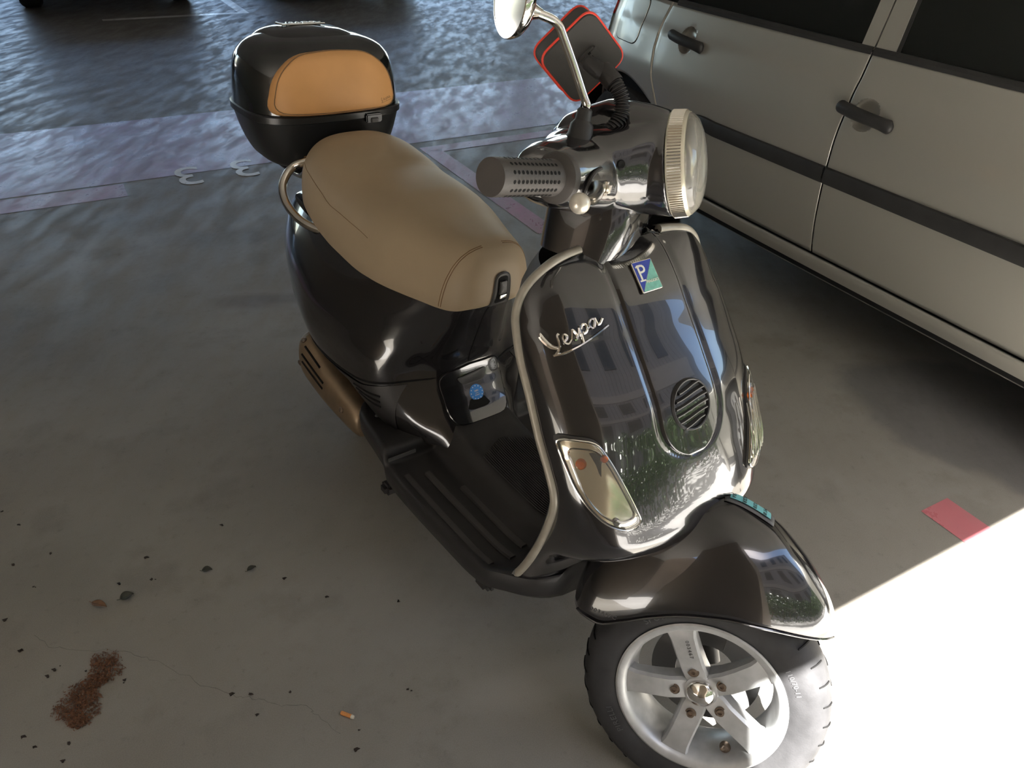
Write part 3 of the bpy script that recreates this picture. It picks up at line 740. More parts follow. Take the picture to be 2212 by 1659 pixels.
# seam band
mesh('top_box_rim', *loft([bring(z, h1, h2) for z, h1, h2 in ((.871,.194,.210),(.873,.198,.2135),(.888,.198,.2135),(.891,.195,.211))]), M_BOXB, scooter, angle=30)
LT = [(.889,.194,.210),(.93,.193,.208),(.97,.189,.203),(1.005,.180,.193),(1.030,.163,.174),(1.046,.136,.146),(1.055,.10,.11),(1.059,.045,.055)]
lz = [l[0] for l in LT]; zz = np.linspace(.889, 1.059, 34)
lid = mesh('top_box_lid', *loft([bring(z, float(spl(lz,[l[1] for l in LT],z)), float(spl(lz,[l[2] for l in LT],z)), 3.0) for z in zz]), M_BOX, scooter, angle=50)
lid['label'] = 'gloss black domed lid of the rear top box'
dm = [(1.00,.160,.150),(1.03,.150,.140),(1.048,.130,.122),(1.060,.100,.098),(1.067,.06,.065),(1.069,.02,.02)]
mesh('lid_spine', *loft([bring(z, a_, b2, 3.2, BX - .035) for z, a_, b2 in [(z, float(spl([d[0] for d in dm],[d[1] for d in dm],z)), float(spl([d[0] for d in dm],[d[2] for d in dm],z))) for z in np.linspace(1.0, 1.069, 16)]]), M_BOX, scooter, angle=50)
script('lid_lettering', scooter, lambda x, y: np.array([-.30 - y * .09 - .08, -.055 + .12 * x + .03, 1.0700]), .0022, M_CHR2)
for px_, py_ in ((-.165, .10),):
    v, f = box_vf((BX + .168, .118, .872), (.012, .046, .022), None, .003); mesh('box_hinge', v, f, M_BOXB, scooter)
    v, f = box_vf((BX + .174, .118, .868), (.008, .022, .012), None, .002); mesh('box_hinge', v, f, M_PLASG, scooter)
lb = BVHTree.FromPolygons([Vector(v.co) for v in lid.data.vertices], [tuple(p.vertices) for p in lid.data.polygons])
def lidf(yz, h):
    out = []
    for y, z in np.atleast_2d(yz):
        r = lb.ray_cast(Vector((.3, y, z)), Vector((-1, 0, 0)))
        out.append(np.array(r[0]) + np.array([.95, 0, .3]) * h if r[0] is not None else np.array([BX + .15, y, z]))
    return np.array(out)
PO = round_poly([(-.154, .893), (-.05, .891), (.06, .891), (.190, .893), (.170, .985), (.114, 1.032), (.014, 1.039), (-.082, 1.031), (-.132, .985)], [.035, .05, .05, .035, .05, .05, .05, .05, .05], 6)
pad = mesh('backrest_pad', *surf_patch(PO, [-.004, .014, .023, .029, .031, .032, .0325], [1.0, 1.0, .985, .955, .92, .7, .4], lidf), M_PAD, scooter); pad['label'] = 'tan vinyl pillion backrest pad'
mesh('pad_piping', *tube_vf(lidf(np.mean(PO, 0) + (PO - np.mean(PO, 0)) * .962, .0285), .0016, 6, True), M_STITCH, pad)
pv_ = BVHTree.FromPolygons([Vector(v.co) for v in pad.data.vertices], [tuple(p.vertices) for p in pad.data.polygons])
def place_pad(x, y):
    yy, z_ = .134 + x * .034, .915 + y * .03 + x * .006
    r = pv_.ray_cast(Vector((.3, yy, z_)), Vector((-1, 0, 0))); return np.array(r[0]) + np.array([.0002, 0, 0]) if r[0] is not None else np.array([-.14, yy, z_])
script('pad_lettering', pad, place_pad, .0004, M_STITCH)
for sgn in (-1, 1):
    q = catmull([(-.12, sgn * .09, .80), (-.16, sgn * .09, .745), (-.30, sgn * .085, .732), (-.46, sgn * .07, .732)], 6)
    mesh('carrier_tube', *tube_vf(q, .009, 10), M_CHR2, scooter)
v, f = box_vf((-.34, 0, .737), (.26, .20, .012), None, .004); mesh('carrier_plate', v, f, M_PLAS, scooter)

# ------------------------------------------------------------------ headset, controls (turned with the steering)
def super_ring(c, ax, ay, hx, hy, n=2., k=40):
    q = sellipse(0, 0, hx, hy, n, k); return np.asarray(c) + q[:, :1] * np.asarray(ax) + q[:, 1:] * np.asarray(ay)
hd = np.array([.94, 0, .30]); hd /= np.linalg.norm(hd); hy_ = np.array([0, 1., 0]); hz_ = np.cross(hd, hy_); HC = np.array([.964, 0, 1.079])
b_ = MB()
rings = []
for t, c, r1, r2, n_ in ((0, (.770, 1.062), .050, .040, 2.4), (0, (.785, 1.066), .068, .052, 2.4), (0, (.815, 1.072), .078, .064, 2.4), (0, (.85, 1.073), .083, .079, 2.3), (0, (.89, 1.074), .083, .083, 2.2), (0, (.93, 1.077), .082, .083, 2.05), (1, (.962, 1.079), .080, .080, 2.0)):
    s_ = np.clip((c[0] - .80) / .16, 0, 1); dz = np.array([0, 0, 1.]) * (1 - s_) + hz_ * s_ * (1 if hz_[2] > 0 else -1); dz /= np.linalg.norm(dz)
    rings.append(super_ring((c[0], 0, c[1]), (0, 1, 0), dz, r1, r2, n_))
b_.add(*loft(rings))
rings = []
for x, z, r1, r2 in ((.772, 1.052, .090, .030), (.782, 1.051, .120, .042), (.80, 1.050, .142, .052), (.83, 1.049, .152, .060), (.86, 1.051, .146, .068), (.89, 1.056, .126, .074), (.915, 1.063, .106, .079), (.936, 1.072, .086, .078), (.952, 1.076, .075, .072)):
    rings.append(super_ring((x, 0, z), (0, 1, 0), (0, 0, 1), r1, r2, 2.3))
b_.add(*loft(rings))
rings = []
for y, x, z, hx, hz in ((-.222, .826, 1.032, .036, .030), (-.215, .826, 1.033, .043, .036), (-.19, .829, 1.033, .052, .044), (-.15, .836, 1.035, .058, .050), (-.10, .846, 1.038, .066, .057), (-.05, .850, 1.042, .072, .065), (0, .850, 1.042, .074, .068)):
    rings.append(super_ring((x, y, z), (1, 0, 0), (0, 0, 1), hx, hz, 2.4))
rings = rings + [r * np.array([1, -1, 1]) for r in rings[:-1][::-1]]
b_.add(*loft(rings))
rings = []
for z, x, hx, hy in ((.912, .862, .070, .096), (.945, .864, .075, .096), (.975, .864, .077, .094), (1.00, .862, .075, .090), (1.03, .857, .066, .082)):
    rings.append(super_ring((x, .014, z), (1, 0, 0), (0, 1, 0), hx, hy + .008, 3.2))
nk = MB().add(*loft(rings))
headset = b_.build('headset', M_PAINT, scooter, tf=st, angle=0)
md = headset.modifiers.new('union', 'REMESH'); md.mode = 'VOXEL'; md.voxel_size = .0032; md.use_smooth_shade = True
md = headset.modifiers.new('soften', 'SMOOTH'); md.factor = .5; md.iterations = 9
neck = nk.build('steering_neck', M_PAINT, scooter, tf=st, angle=50)
# headlight: fluted band, bezel, domed lens, bowl
def hl(prof, n=64): 
    v, f = lathe_vf(prof, HC, hd, n); return st(v), f
bandv = MB(); N = 110
for k in range(N):
    an = 2 * math.pi * k / N; d = math.cos(an) * hy_ + math.sin(an) * hz_; t_ = -math.sin(an) * hy_ + math.cos(an) * hz_
    for h0, h1, r0, r1 in ((.001, .021, .0805, .0790),):
        P0 = HC + hd * h0 + d * r0; P1 = HC + hd * h1 + d * r1
        v = [P0 - t_ * .0017, P0 + d * .0014, P0 + t_ * .0017, P1 + t_ * .0015, P1 + d * .0013, P1 - t_ * .0015]
        bandv.add(v, [(0, 1, 4, 5), (1, 2, 3, 4)])
headlight = mesh('headlight', *hl([(.079, -.002), (.0806, .0), (.0790, .022), (.0765, .026), (.070, .026)]), mat('band_cream', (.62, .58, .47), .22, .35, .5), scooter, angle=30); headlight['label'] = 'round headlight with fluted cream band'
bandv.build('fluting', M_REFL, headlight, tf=st, smooth=False, kind='stuff')
mesh('bowl', *hl([(.072, .025), (.066, .010), (.052, -.004), (.03, -.014), (.012, -.018), (.0, -.018)]), M_REFL, headlight)
mesh('bulb', *hl([(.011, -.016), (.011, .002), (.007, .008), (0, .010)], 16), M_CLEAR, headlight)
mesh('lens', *hl([(.0755, .024), (.074, .030), (.066, .037), (.05, .043), (.03, .0465), (.012, .048), (.0, .048)]), M_HAZY, headlight)
mesh('bezel_screw', *(lambda vf: (st(vf[0]), vf[1]))(lathe_vf([(.0, .0020), (.0055, .0028), (.0075, .0006), (.009, -.001)], (.906, -.1120, 1.066), (.62, -.76, .2), 16)), M_DARK, headset)
def stl(vf): return st(vf[0]), vf[1]
for sgn in (-1, 1):
    g0 = np.array([.852, sgn * .222, 1.0355]); g1 = np.array([.807, sgn * .352, 1.028]); gd = (g1 - g0) / np.linalg.norm(g1 - g0)
    grip = mesh('handlebar_grip', *stl(lathe_vf([(.020, -.01), (.033, -.006), (.0345, .0), (.0345, .008), (.031, .012), (.0245, .016), (.0236, .04), (.0240, .112), (.0244, .134), (.0238, .139), (.0, .1395)], g0, gd, 40)), M_GRIP, scooter, angle=35)
    b_ = MB(); X_, Y_, A_ = frame(gd)
    for i in range(12):
        for j in range(13):
            an = 2 * math.pi * (j + .0 * (i % 2)) / 13; d = math.cos(an) * X_ + math.sin(an) * Y_; t_ = -math.sin(an) * X_ + math.cos(an) * Y_
            c = g0 + gd * (.030 + i * .0082) + d * .0239
            ring = [c + gd * .0027 * math.cos(q) + t_ * .0027 * math.sin(q) + d * .0004 for q in np.linspace(0, 2*math.pi, 8, endpoint=False)]
            b_.add(ring, [tuple(range(8))])
    b_.build('grip_dimples', M_DARK, grip, tf=st, smooth=False, kind='stuff')
    # black switch/lever pod rim and the lever
    rim = [(.884 + .004 * math.sin(a), sgn * (.150 - .036 * math.cos(a)), 1.030 + .026 * math.sin(a)) for a in np.linspace(0, 2 * math.pi, 28, endpoint=False)]
    mesh('lever_shroud', *stl(tube_vf(rim, .0032, 8, True)), M_CHR2 if False else M_PLAS, scooter)
    bl = [np.array([.884 + .0005, sgn * (.150 - t * .034 * math.cos(a)), 1.030 + t * .024 * math.sin(a)]) for t in (1, .5) for a in np.linspace(0, 2 * math.pi, 24, endpoint=False)]
    mesh('lever_pocket', st(np.array(bl)), grid_faces(2, 24, False, True) + [tuple(24 + k for k in range(24))], M_DARK, scooter)
    lv = catmull([(.868, sgn * .135, 1.032), (.893, sgn * .165, 1.030), (.906, sgn * .21, 1.026), (.912, sgn * .26, 1.022), (.910, sgn * .292, 1.020)], 6)
    lr = np.linspace(.0105, .0075, len(lv))
    lever = mesh('brake_lever', *stl(tube_vf(lv, lr, 12)), M_CAST if False else M_CHR2, scooter); lever['label'] = 'metal brake lever with ball end'
    an = np.linspace(-math.pi/2, math.pi/2, 12)
    mesh('lever_ball', *stl(lathe_vf([(.0135 * math.cos(a), .0135 * math.sin(a)) for a in an], (.910, sgn * .300, 1.020), (0, sgn, 0), 20)), mat('ball_dull_metal_%s' % ('a' if sgn < 0 else 'b'), (.62, .58, .50), .35, .55), lever)
    mesh('lever_pivot', *stl(box_vf((.890, sgn * .133, 1.030), (.030, .022, .020), None, .004)), M_REFL, lever)
# right-hand mirror on a chrome stem
MB0 = np.array([.838, -.118, 1.080])
boot = mesh('mirror_boot', *stl(lathe_vf([(.024, -.006), (.0235, .004), (.0185, .012), (.0170, .026), (.0120, .032), (.0110, .046), (.0085, .049)], MB0, (-.05, .02, 1), 20)), M_PLAS, scooter, angle=35)
stem = catmull([(.836, -.1165, 1.118), (.8365, -.1155, 1.128), (.836, -.117, 1.1345), (.829, -.122, 1.146), (.810, -.142, 1.182), (.7925, -.161, 1.213), (.787, -.167, 1.222), (.778, -.175, 1.2275), (.764, -.189, 1.2295), (.752, -.198, 1.2295)], 6)
mesh('mirror_stem', *stl(tube_vf(stem, .0062, 14)), M_CHR, scooter)
md_ = np.array([.56, .62, .10]); md_ /= np.linalg.norm(md_); mc = np.array([.738, -.222, 1.2375])
mesh('mirror_neck', *stl(lathe_vf([(.0065, .012), (.0085, .004), (.0140, -.012), (.0165, -.024), (.0180, -.026), (.014, -.030)], (.757, -.194, 1.2305), (.55, .83, .02), 20)), M_CHR2, scooter, angle=35)
mirror = mesh('mirror_shell', *stl(lathe_vf([(0, .020), (.014, .0195), (.028, .0165), (.040, .011), (.046, .004), (.0485, -.004), (.0470, -.008), (.0455, -.008)], mc, md_, 44)), M_CHR, scooter)
mesh('mirror_glass', *stl(lathe_vf([(.0, -.0075), (.0455, -.0075)], mc, md_, 44)), M_CHR, mirror)

# ------------------------------------------------------------------ front wheel, fork, fender
WC = np.array([1.28, 0, .218])
def wl(prof, n=72): 
    v, f = lathe_vf([(r, -y) for r, y in prof], WC, (0, -1, 0), n); return st(v), f
front_wheel_tyre = None
tp = [(.149, -.050), (.153, -.0535), (.165, -.057), (.182, -.059), (.196, -.0575), (.205, -.052), (.213, -.040), (.2175, -.022), (.219, 0), (.2175, .022), (.213, .040), (.205, .052), (.196, .0575), (.182, .059), (.165, .057), (.153, .0535), (.149, .050)]
tyre = mesh('front_tyre', *wl(tp, 96), M_RUB, scooter, angle=60)
# moulded tread grooves on the shoulder
b_ = MB()
for k in range(34):
    a0 = 2 * math.pi * k / 34
    for sgn in (-1, 1):
        P = []
        for t in np.linspace(0, 1, 6):
            yy = sgn * (.018 + .034 * t); r_ = float(spl([0, .022, .040, .052, .0575], [.2192, .2177, .2132, .2052, .1962], abs(yy))) + .0003
            a = a0 + .05 * t + .09 * t * t * sgn * 0 + (.03 if sgn > 0 else 0)
            P.append((WC[0] + r_ * math.cos(a), yy, WC[2] + r_ * math.sin(a)))
        b_.add(*tube_vf(P, .0016, 4))
b_.build('tread_grooves', M_DARK, tyre, tf=st, kind='stuff')
def ring_text(txt, r_, ang0, size, yo, m, parent, flip=False):
    v, f = text_vf(txt, size, .0003, 3, space=1.1); out = []
    for x, y, z in v:
        a = ang0 - x / r_; rr_ = r_ + y
        s = -1; out.append((WC[0] - rr_ * math.cos(a) * -1, -yo - z, WC[2] + rr_ * math.sin(a)))
    return mesh('tyre_lettering', st(np.array(out)), f, m, parent, smooth=False)
# letters read from the right side (x forward is to the viewer's right)
ring_text('SPORTY SL 26', .170, R(122), .017, .0585, M_TYRELET, tyre)
ring_text('PIRELLI', .170, R(222), .016, .0585, M_TYRELET, tyre)
ring_text('110/70-11', .170, R(40), .012, .0585, M_TYRELET, tyre)
rim = mesh('wheel_rim', *wl([(.150, -.0505), (.1505, -.0545), (.147, -.0560), (.138, -.0535), (.1325, -.047), (.128, -.030), (.124, -.010), (.122, .012), (.126, .034), (.138, .050), (.147, .055), (.150, .052)], 96), M_ALLOY, scooter, angle=35)
rim['label'] = 'silver five-spoke alloy rim'
A0 = R(-22)
for k in range(5):
    a = A0 + k * 2 * math.pi / 5; d = np.array([math.cos(a), 0, math.sin(a)]); t_ = np.array([-math.sin(a), 0, math.cos(a)]); o_ = np.array([0, -1., 0])
    secs = []
    for r_, hw, y1, y0 in ((.014, .0200, .030, .0), (.035, .0225, .036, .004), (.055, .0225, .043, .012), (.085, .0225, .046, .018), (.115, .0235, .047, .022), (.127, .026, .046, .020), (.134, .030, .045, .020)):
        c = WC + d * r_
        secs.append([c + t_ * -hw + o_ * y0, c + t_ * -hw + o_ * (y1 - .006), c + t_ * -(hw - .004) + o_ * y1, c + t_ * (hw - .004) + o_ * y1, c + t_ * hw + o_ * (y1 - .006), c + t_ * hw + o_ * y0])
    v, f = loft(secs); spoke = mesh('spoke', st(v), f, M_ALLOY, rim, angle=25)
    bp = WC + d * .046 + o_ * .0395
    mesh('bolt', *stl(lathe_vf([(.0105, .0012), (.0100, -.001), (.0100, .0006), (.0072, .0010), (.0068, .0050), (.0035, .0052), (.0030, .003), (0, .003)], bp, (0, -1, 0), 18)), M_STEEL, rim)
mesh('hub', *stl(lathe_vf([(.034, .0), (.034, .030), (.030, .034), (.024, .035)], WC, (0, -1, 0), 40)), M_ALLOY, rim, angle=35)
mesh('hub_cap', *stl(lathe_vf([(.0255, .034), (.025, .040), (.0225, .043), (.0195, .0445), (.012, .0495), (.006, .0515), (0, .052)], WC, (0, -1, 0), 36)), M_CHR, rim)
a = A0 + 2 * 2 * math.pi / 5
# stamped numbers on the upper spoke, valve
dd = np.array([math.cos(a), 0, math.sin(a)]); tt = np.array([math.sin(a), 0, -math.cos(a)])
v, f = text_vf('003467', .0095, .0003, 2, space=1.3)
P = WC + dd * .094 + np.array([0, -.0468, 0]) + v[:, :1] * -dd + v[:, 1:2] * tt + v[:, 2:] * np.array([0, -1, 0]) + tt * .006
mesh('stamped_number', st(P), f, M_ETCH, rim, smooth=False)
va = R(-52); vp = WC + np.array([math.cos(va) * .118, -.030, math.sin(va) * .118]); vd = np.array([-math.cos(va) * .5, -.85, -math.sin(va) * .5])
mesh('valve', *stl(lathe_vf([(.0105, -.006), (.0085, .0), (.0042, .004), (.0042, .012), (.0030, .014), (.0022, .020), (0, .0205)], vp, vd, 16)), M_STEEL, rim)
# brake disc, caliper, fork arm
mesh('brake_disc', *stl(lathe_vf([(.055, .030), (.100, .030), (.100, .034), (.055, .034), (.055, .030)], WC, (0, 1, 0), 48)), M_CAST, scooter)
mesh('brake_caliper', *stl(box_vf(WC + np.array([.045, .045, .075]), (.075, .035, .050), None, .008)), M_CAST, scooter)
mesh('caliper_bracket', *stl(box_vf(WC + np.array([.082, -.012, .082]), (.034, .004, .030), None, .001)), M_COPPER, scooter)
fk = catmull([(1.28, .062, .218), (1.262, .075, .255), (1.235, .085, .32), (1.19, .06, .40), (1.15, .0, .47), (1.11, 0, .55)], 6)
mesh('fork_arm', *stl(tube_vf(fk, .024, 14)), M_PLAS, scooter)
mesh('shock_absorber', *stl(tube_vf([(1.262, .075, .23), (1.205, .06, .44)], .020, 14)), M_CAST, scooter)
fd = [ # x, crown z, edge z, half width
    (1.013,.350,.318,.030),(1.020,.395,.314,.062),(1.035,.448,.311,.084),(1.07,.507,.312,.097),(1.11,.543,.336,.103),(1.15,.565,.366,.106),(1.22,.580,.404,.107),(1.29,.566,.423,.101),(1.35,.532,.426,.086),(1.395,.496,.422,.064),(1.425,.462,.417,.040),(1.442,.434,.414,.019),(1.449,.418,.413,.005)]
xs = np.concatenate([np.linspace(1.013, 1.05, 14), np.linspace(1.055, 1.40, 44), np.linspace(1.405, 1.449, 18)]); verts = []
g = lambda k, x: float(spl([r[0] for r in fd], [r[k] for r in fd], x))
for x in xs:
    cz, ez, hw = g(1, x), g(2, x), g(3, x); a = np.linspace(0, math.pi, 45)
    nz = 2.0; nyy = 2.3
    yy = hw * np.sign(np.cos(a)) * np.abs(np.cos(a)) ** (2 / nyy); zz = ez + (cz - ez) * np.abs(np.sin(a)) ** (2 / nz)
    # crease along the shoulder
    verts += [(x, p_, q_) for p_, q_ in zip(yy, zz)]
fender = mesh('front_fender', st(np.array(verts)), grid_faces(len(xs), 45), M_PAINT, scooter, angle=60, solid=.003, offset=1 if False else -1)
fbv = BVHTree.FromPolygons([Vector(v.co) for v in fender.data.vertices], [tuple(p.vertices) for p in fender.data.polygons])
edge = [(x, -g(3, x), g(2, x)) for x in np.linspace(1.03, 1.445, 40)]
mesh('fender_hem', *stl(tube_vf(edge, .0022, 6)), M_PAINT, fender)
def fender_pt(x, y):
    P = st([(x, y, .8)])[0]; r = fbv.ray_cast(Vector(P), Vector(MS @ np.array([0, 0, -1.])))
    n_ = np.array(r[1]); n_ = n_ if n_[2] > 0 else -n_; return np.array(r[0]), n_
# insurance slip in a clear sleeve on the far side of the fender
sv_, inner = [], []
for i, x in enumerate(np.linspace(1.205, 1.292, 12)):
    for j, y in enumerate(np.linspace(-.014, .030, 5)):
        p_, n_ = fender_pt(x, y); sv_.append(p_ + n_ * .0022); inner.append(p_ + n_ * .0040)
slip = mesh('paper_sleeve', sv_, grid_faces(12, 5), M_CAST, fender, solid=.001); slip['label'] = 'dark plastic sleeve holding a pale green paper slip'
iv = [p for i in range(1, 11) for p in np.array(inner).reshape(12, 5, 3)[i, 1:5] ]
ps_ = mesh('paper_slip', iv, grid_faces(10, 4), M_CYAN, fender); ps_['label'] = 'pale green insurance slip with small print'
p_, n_ = fender_pt(1.242, .008); ux = st([(1.25, .0, .5)])[0] - st([(1.24, .0, .5)])[0]; ux = ux - n_ * (ux @ n_); ux /= np.linalg.norm(ux)
for tx, dx in (('MT 08', .030), ('12/18', .012), ('ASSUR.', -.006), ('50-A', -.024)):
    q_, m_ = fender_pt(1.242 + dx, .008); e_ = ux - m_ * (ux @ m_); e_ /= np.linalg.norm(e_)
    put_text('slip_print', tx, .010, q_ + m_ * .0052, np.cross(e_, m_) * 1., e_, m_, M_INK, fender, .0002)
# etched number near the rear edge of the fender
vv, ff = text_vf('003467C', .011, .0003, 2, space=1.25)
etch = []
for x, y, z in vv:
    P = st([(1.078 + x * 1.0, -.3, .336 + y + .16 * x)])[0]; r = fbv.ray_cast(Vector(P), Vector(MS @ np.array([0, 1., 0])))
    etch.append(np.array(r[0]) + MS @ np.array([0, -.0004 - z, 0]) if r[0] is not None else st([(1.078 + x, -.098, .336 + y)])[0])
mesh('etched_number', etch, ff, M_ETCH, fender, smooth=False)

# ------------------------------------------------------------------ rear wheel, engine, exhaust, stand
RW = np.array([0, 0, .212])
mesh('rear_tyre', *lathe_vf([(r * .968, y * 1.02) for r, y in tp], RW, (0, 1, 0), 64), M_RUB, scooter, angle=60)
mesh('rear_rim', *lathe_vf([(.145, -.05), (.135, -.045), (.12, -.01), (.04, -.02), (0, -.03)], RW, (0, 1, 0), 40), M_ALLOY, scooter)
v, f = box_vf((.20, .05, .25), (.36, .13, .15), None, .03); mesh('engine_case', v, f, M_CAST, scooter)
v, f = box_vf((.36, -.03, .27), (.20, .22, .12), None, .03); mesh('cooling_shroud', v, f, M_PLAS, scooter)
mrings = []
for x, cy, cz, ry, rz in ((.058, -.180, .366, .03, .03), (.062, -.180, .366, .050, .054), (.075, -.182, .360, .056, .062), (.085, -.184, .356, .057, .064), (.11, -.186, .348, .056, .064), (.20, -.188, .322, .048, .056), (.30, -.188, .296, .034, .044), (.335, -.186, .286, .026, .036), (.343, -.186, .284, .012, .018)):
    mrings.append([(x, cy + a_, cz + b2) for a_, b2 in sellipse(0, 0, ry, rz, 2.5, 36)])
mr = np.array(mrings); dense = []
for j in range(36): dense.append(catmull(mr[:, j], 5))
dense = np.array(dense).transpose(1, 0, 2)
muffler = mesh('muffler', *loft(dense), M_MUFF, scooter, angle=60); muffler['label'] = 'tan metallic exhaust muffler cover'
mbv = BVHTree.FromPolygons([Vector(v.co) for v in muffler.data.vertices], [tuple(p.vertices) for p in muffler.data.polygons])
def on_muff(x, ang):
    cz = float(spl([-.14, .03, .2, .34], [.40, .366, .322, .284], x)); d = Vector((0, -math.cos(ang), math.sin(ang)))
    r = mbv.ray_cast(Vector((x, -.188, cz)) + d * .2, -d); return np.array(r[0]) if r[0] is not None else np.array((x, -.25, cz))
for k, (ang, xa, xb) in enumerate(((.25, .105, .205), (.55, .10, .205), (.90, .100, .175))):
    mesh('muffler_slot', *tube_vf([on_muff(x, ang) for x in np.linspace(xa, xb, 10)], .0032, 6), M_DARK, muffler)
for x, ang in ((.083, 1.0), (.085, -.1), (.285, .35)):
    c = on_muff(x, ang); mesh('muffler_bolt', *lathe_vf([(.008, -.002), (.008, .002), (.005, .004), (.0, .003)], c, (0, -math.cos(ang), math.sin(ang)), 14), M_STEEL, muffler)
for sgn in (-1, 1):
    q = catmull([(.46, sgn * .05, .24), (.41, sgn * .06, .14), (.36, sgn * .06, .030), (.37, sgn * .065, .013), (.39, sgn * .075, .013)], 6)
    mesh('stand_leg', *tube_vf(q, .012, 10), M_PLAS, scooter)
    v, f = box_vf((.885, sgn * .205, .258), (.05, .03, .05), None, .012); mesh('floor_bracket', v, f, M_PLAS, scooter)
    v, f = box_vf((.522, sgn * .215, .238), (.035, .05, .03), None, .008); mesh('footpeg_bracket', v, f, M_PLAS, scooter)
v, f = box_vf((.72, 0, .245), (.42, .20, .07), None, .02); mesh('frame_tube', v, f, M_PLAS, scooter)

# ------------------------------------------------------------------ phone holder clamped beside the mirror
holder = empty('phone_holder', 'black phone case with red piping on a ribbed gooseneck clamped beside the chrome mirror', 'phone holder')
hb = np.array(to_world(st([(.852, -.085, 1.085)]))[0]); holder.location = hb
def rel(P): return np.asarray(P) - hb
pc = np.array([.0895, 1.232, 1.2065]); pn = np.array([.246, -.969, -.033]); pn /= np.linalg.norm(pn)
e1 = np.array([.056, .016, -.062]); e1 -= pn * (e1 @ pn); e1 /= np.linalg.norm(e1); e2 = np.cross(pn, e1); e2 *= np.sign(e2 @ np.array([-.053, -.011, -.071]))
fl = 1 if np.cross(e1, e2) @ pn > 0 else -1
CS = round_poly([(-.047, -.051), (.047, -.051), (.047, .051), (-.047, .051)], .020, 7)
def case_ring(s_, h): return rel(pc + (CS * s_)[:, :1] * e1 + (CS * s_)[:, 1:] * e2 + pn * h)
cv, cf = loft([case_ring(s_, h) for s_, h in ((.90, -.054), (.985, -.052), (1.0, -.046), (1.0, -.008), (.985, -.002), (.95, .0), (.5, .001))])
case = mesh('case', cv, cf, M_CASE, holder, angle=35)
for h in (-.004, -.050): mesh('red_piping', *tube_vf(case_ring(1.0, h), .0022, 8, True), M_REDPIPE, case)['label'] = 'bright red piping'
v, f = box_vf(pc + pn * .006 + e1 * .004 - e2 * .006, (.022, .034, .012), np.array([e1, e2, pn * fl]), .003); mesh('mount_plate', rel(v), f, M_PLASG, holder)
for a_, b2 in ((-.004, -.014), (.003, -.014), (.009, -.014)):
    v, f = box_vf(pc + pn * .0122 + e1 * a_ + e2 * (b2 + .004), (.003, .0045, .001), np.array([e1, e2, pn * fl])); mesh('plate_hole', rel(v), f, M_DARK, holder, smooth=False)
gp = to_world(st(catmull([(.850, -.083, 1.085), (.868, -.079, 1.103), (.877, -.070, 1.126), (.874, -.068, 1.149), (.862, -.070, 1.166), (.848, -.066, 1.176)], 10)))
rr_ = np.array([.0105 + (.0016 if (i // 2) % 2 else -.0010) for i in range(len(gp) * 2)])
gp2 = np.array([gp[min(len(gp)-1, i // 2)] * (1 - (i % 2) * .5) + gp[min(len(gp)-1, i // 2 + 1)] * (i % 2) * .5 for i in range(len(gp) * 2)])[:-1]
mesh('gooseneck', *tube_vf(rel(gp2), rr_[:-1], 16), M_PLAS, holder, angle=25)['label'] = 'ribbed black gooseneck'
sd = gp[-1] - gp[-4]; sd /= np.linalg.norm(sd)
mesh('socket', *(lambda q: (rel(q[0]), q[1]))(lathe_vf([(.0135, -.012), (.0145, -.010), (.0145, .016), (.012, .022), (.0, .023)], gp[-1], sd, 20)), M_PLAS, holder, angle=35)
mid = pc + pn * .018 + e1 * .002
mesh('ball_joint', *(lambda q: (rel(q[0]), q[1]))(tube_vf([gp[-1] + sd * .012, (gp[-1] + mid) / 2 + pn * .004, mid], [.012, .013, .011], 16)), M_PLAS, holder)
v, f = box_vf(to_world(st([(.860, -.088, 1.093)]))[0], (.020, .016, .026), np.array([Ms[:, 0], Ms[:, 1], Ms[:, 2]]), .003); mesh('clamp', rel(v), f, M_PLASG, holder)

# ------------------------------------------------------------------ silver car beside the scooter
CTH = R(-60); CO = np.array([1.004, 2.618, 0]); CX_ = np.array([math.cos(CTH), math.sin(CTH), 0]); CY_ = np.array([math.sin(CTH), -math.cos(CTH), 0])
CYM = np.array([CX_, CY_, Z])     # rows: forward, outward to the viewer, up
car = empty('car', 'silver minivan with black door moulding parked right of the scooter', 'car')
car.matrix_world = Matrix([[CX_[0], CY_[0], 0, CO[0]], [CX_[1], CY_[1], 0, CO[1]], [0, 0, 1, 0], [0, 0, 0, 1]])
PZ = [.17, .20, .23, .27, .30, .34, .44, .54, .60, .66, .72, .78, .82, .86, .90, .94, .975]
PY_ = [-.16, -.10, -.065, -.045, -.038, -.028, -.010, -.002, .0, .0, -.004, -.016, -.026, -.036, -.052, -.064, -.074]
def c_taper(x): return spl([-1.62, -1.56, -1.46, -1.3, -1.08, -.6, 0, .9, 1.5, 2.0, 2.3, 2.42], [-.55, -.28, -.13, -.06, -.03, -.006, 0, 0, -.02, -.12, -.35, -.60], x)
def c_surf(x, z):
    return spl(PZ, PY_, np.asarray(z, float)) + c_taper(x)
def c_belt(x): return .975 + .0 * x
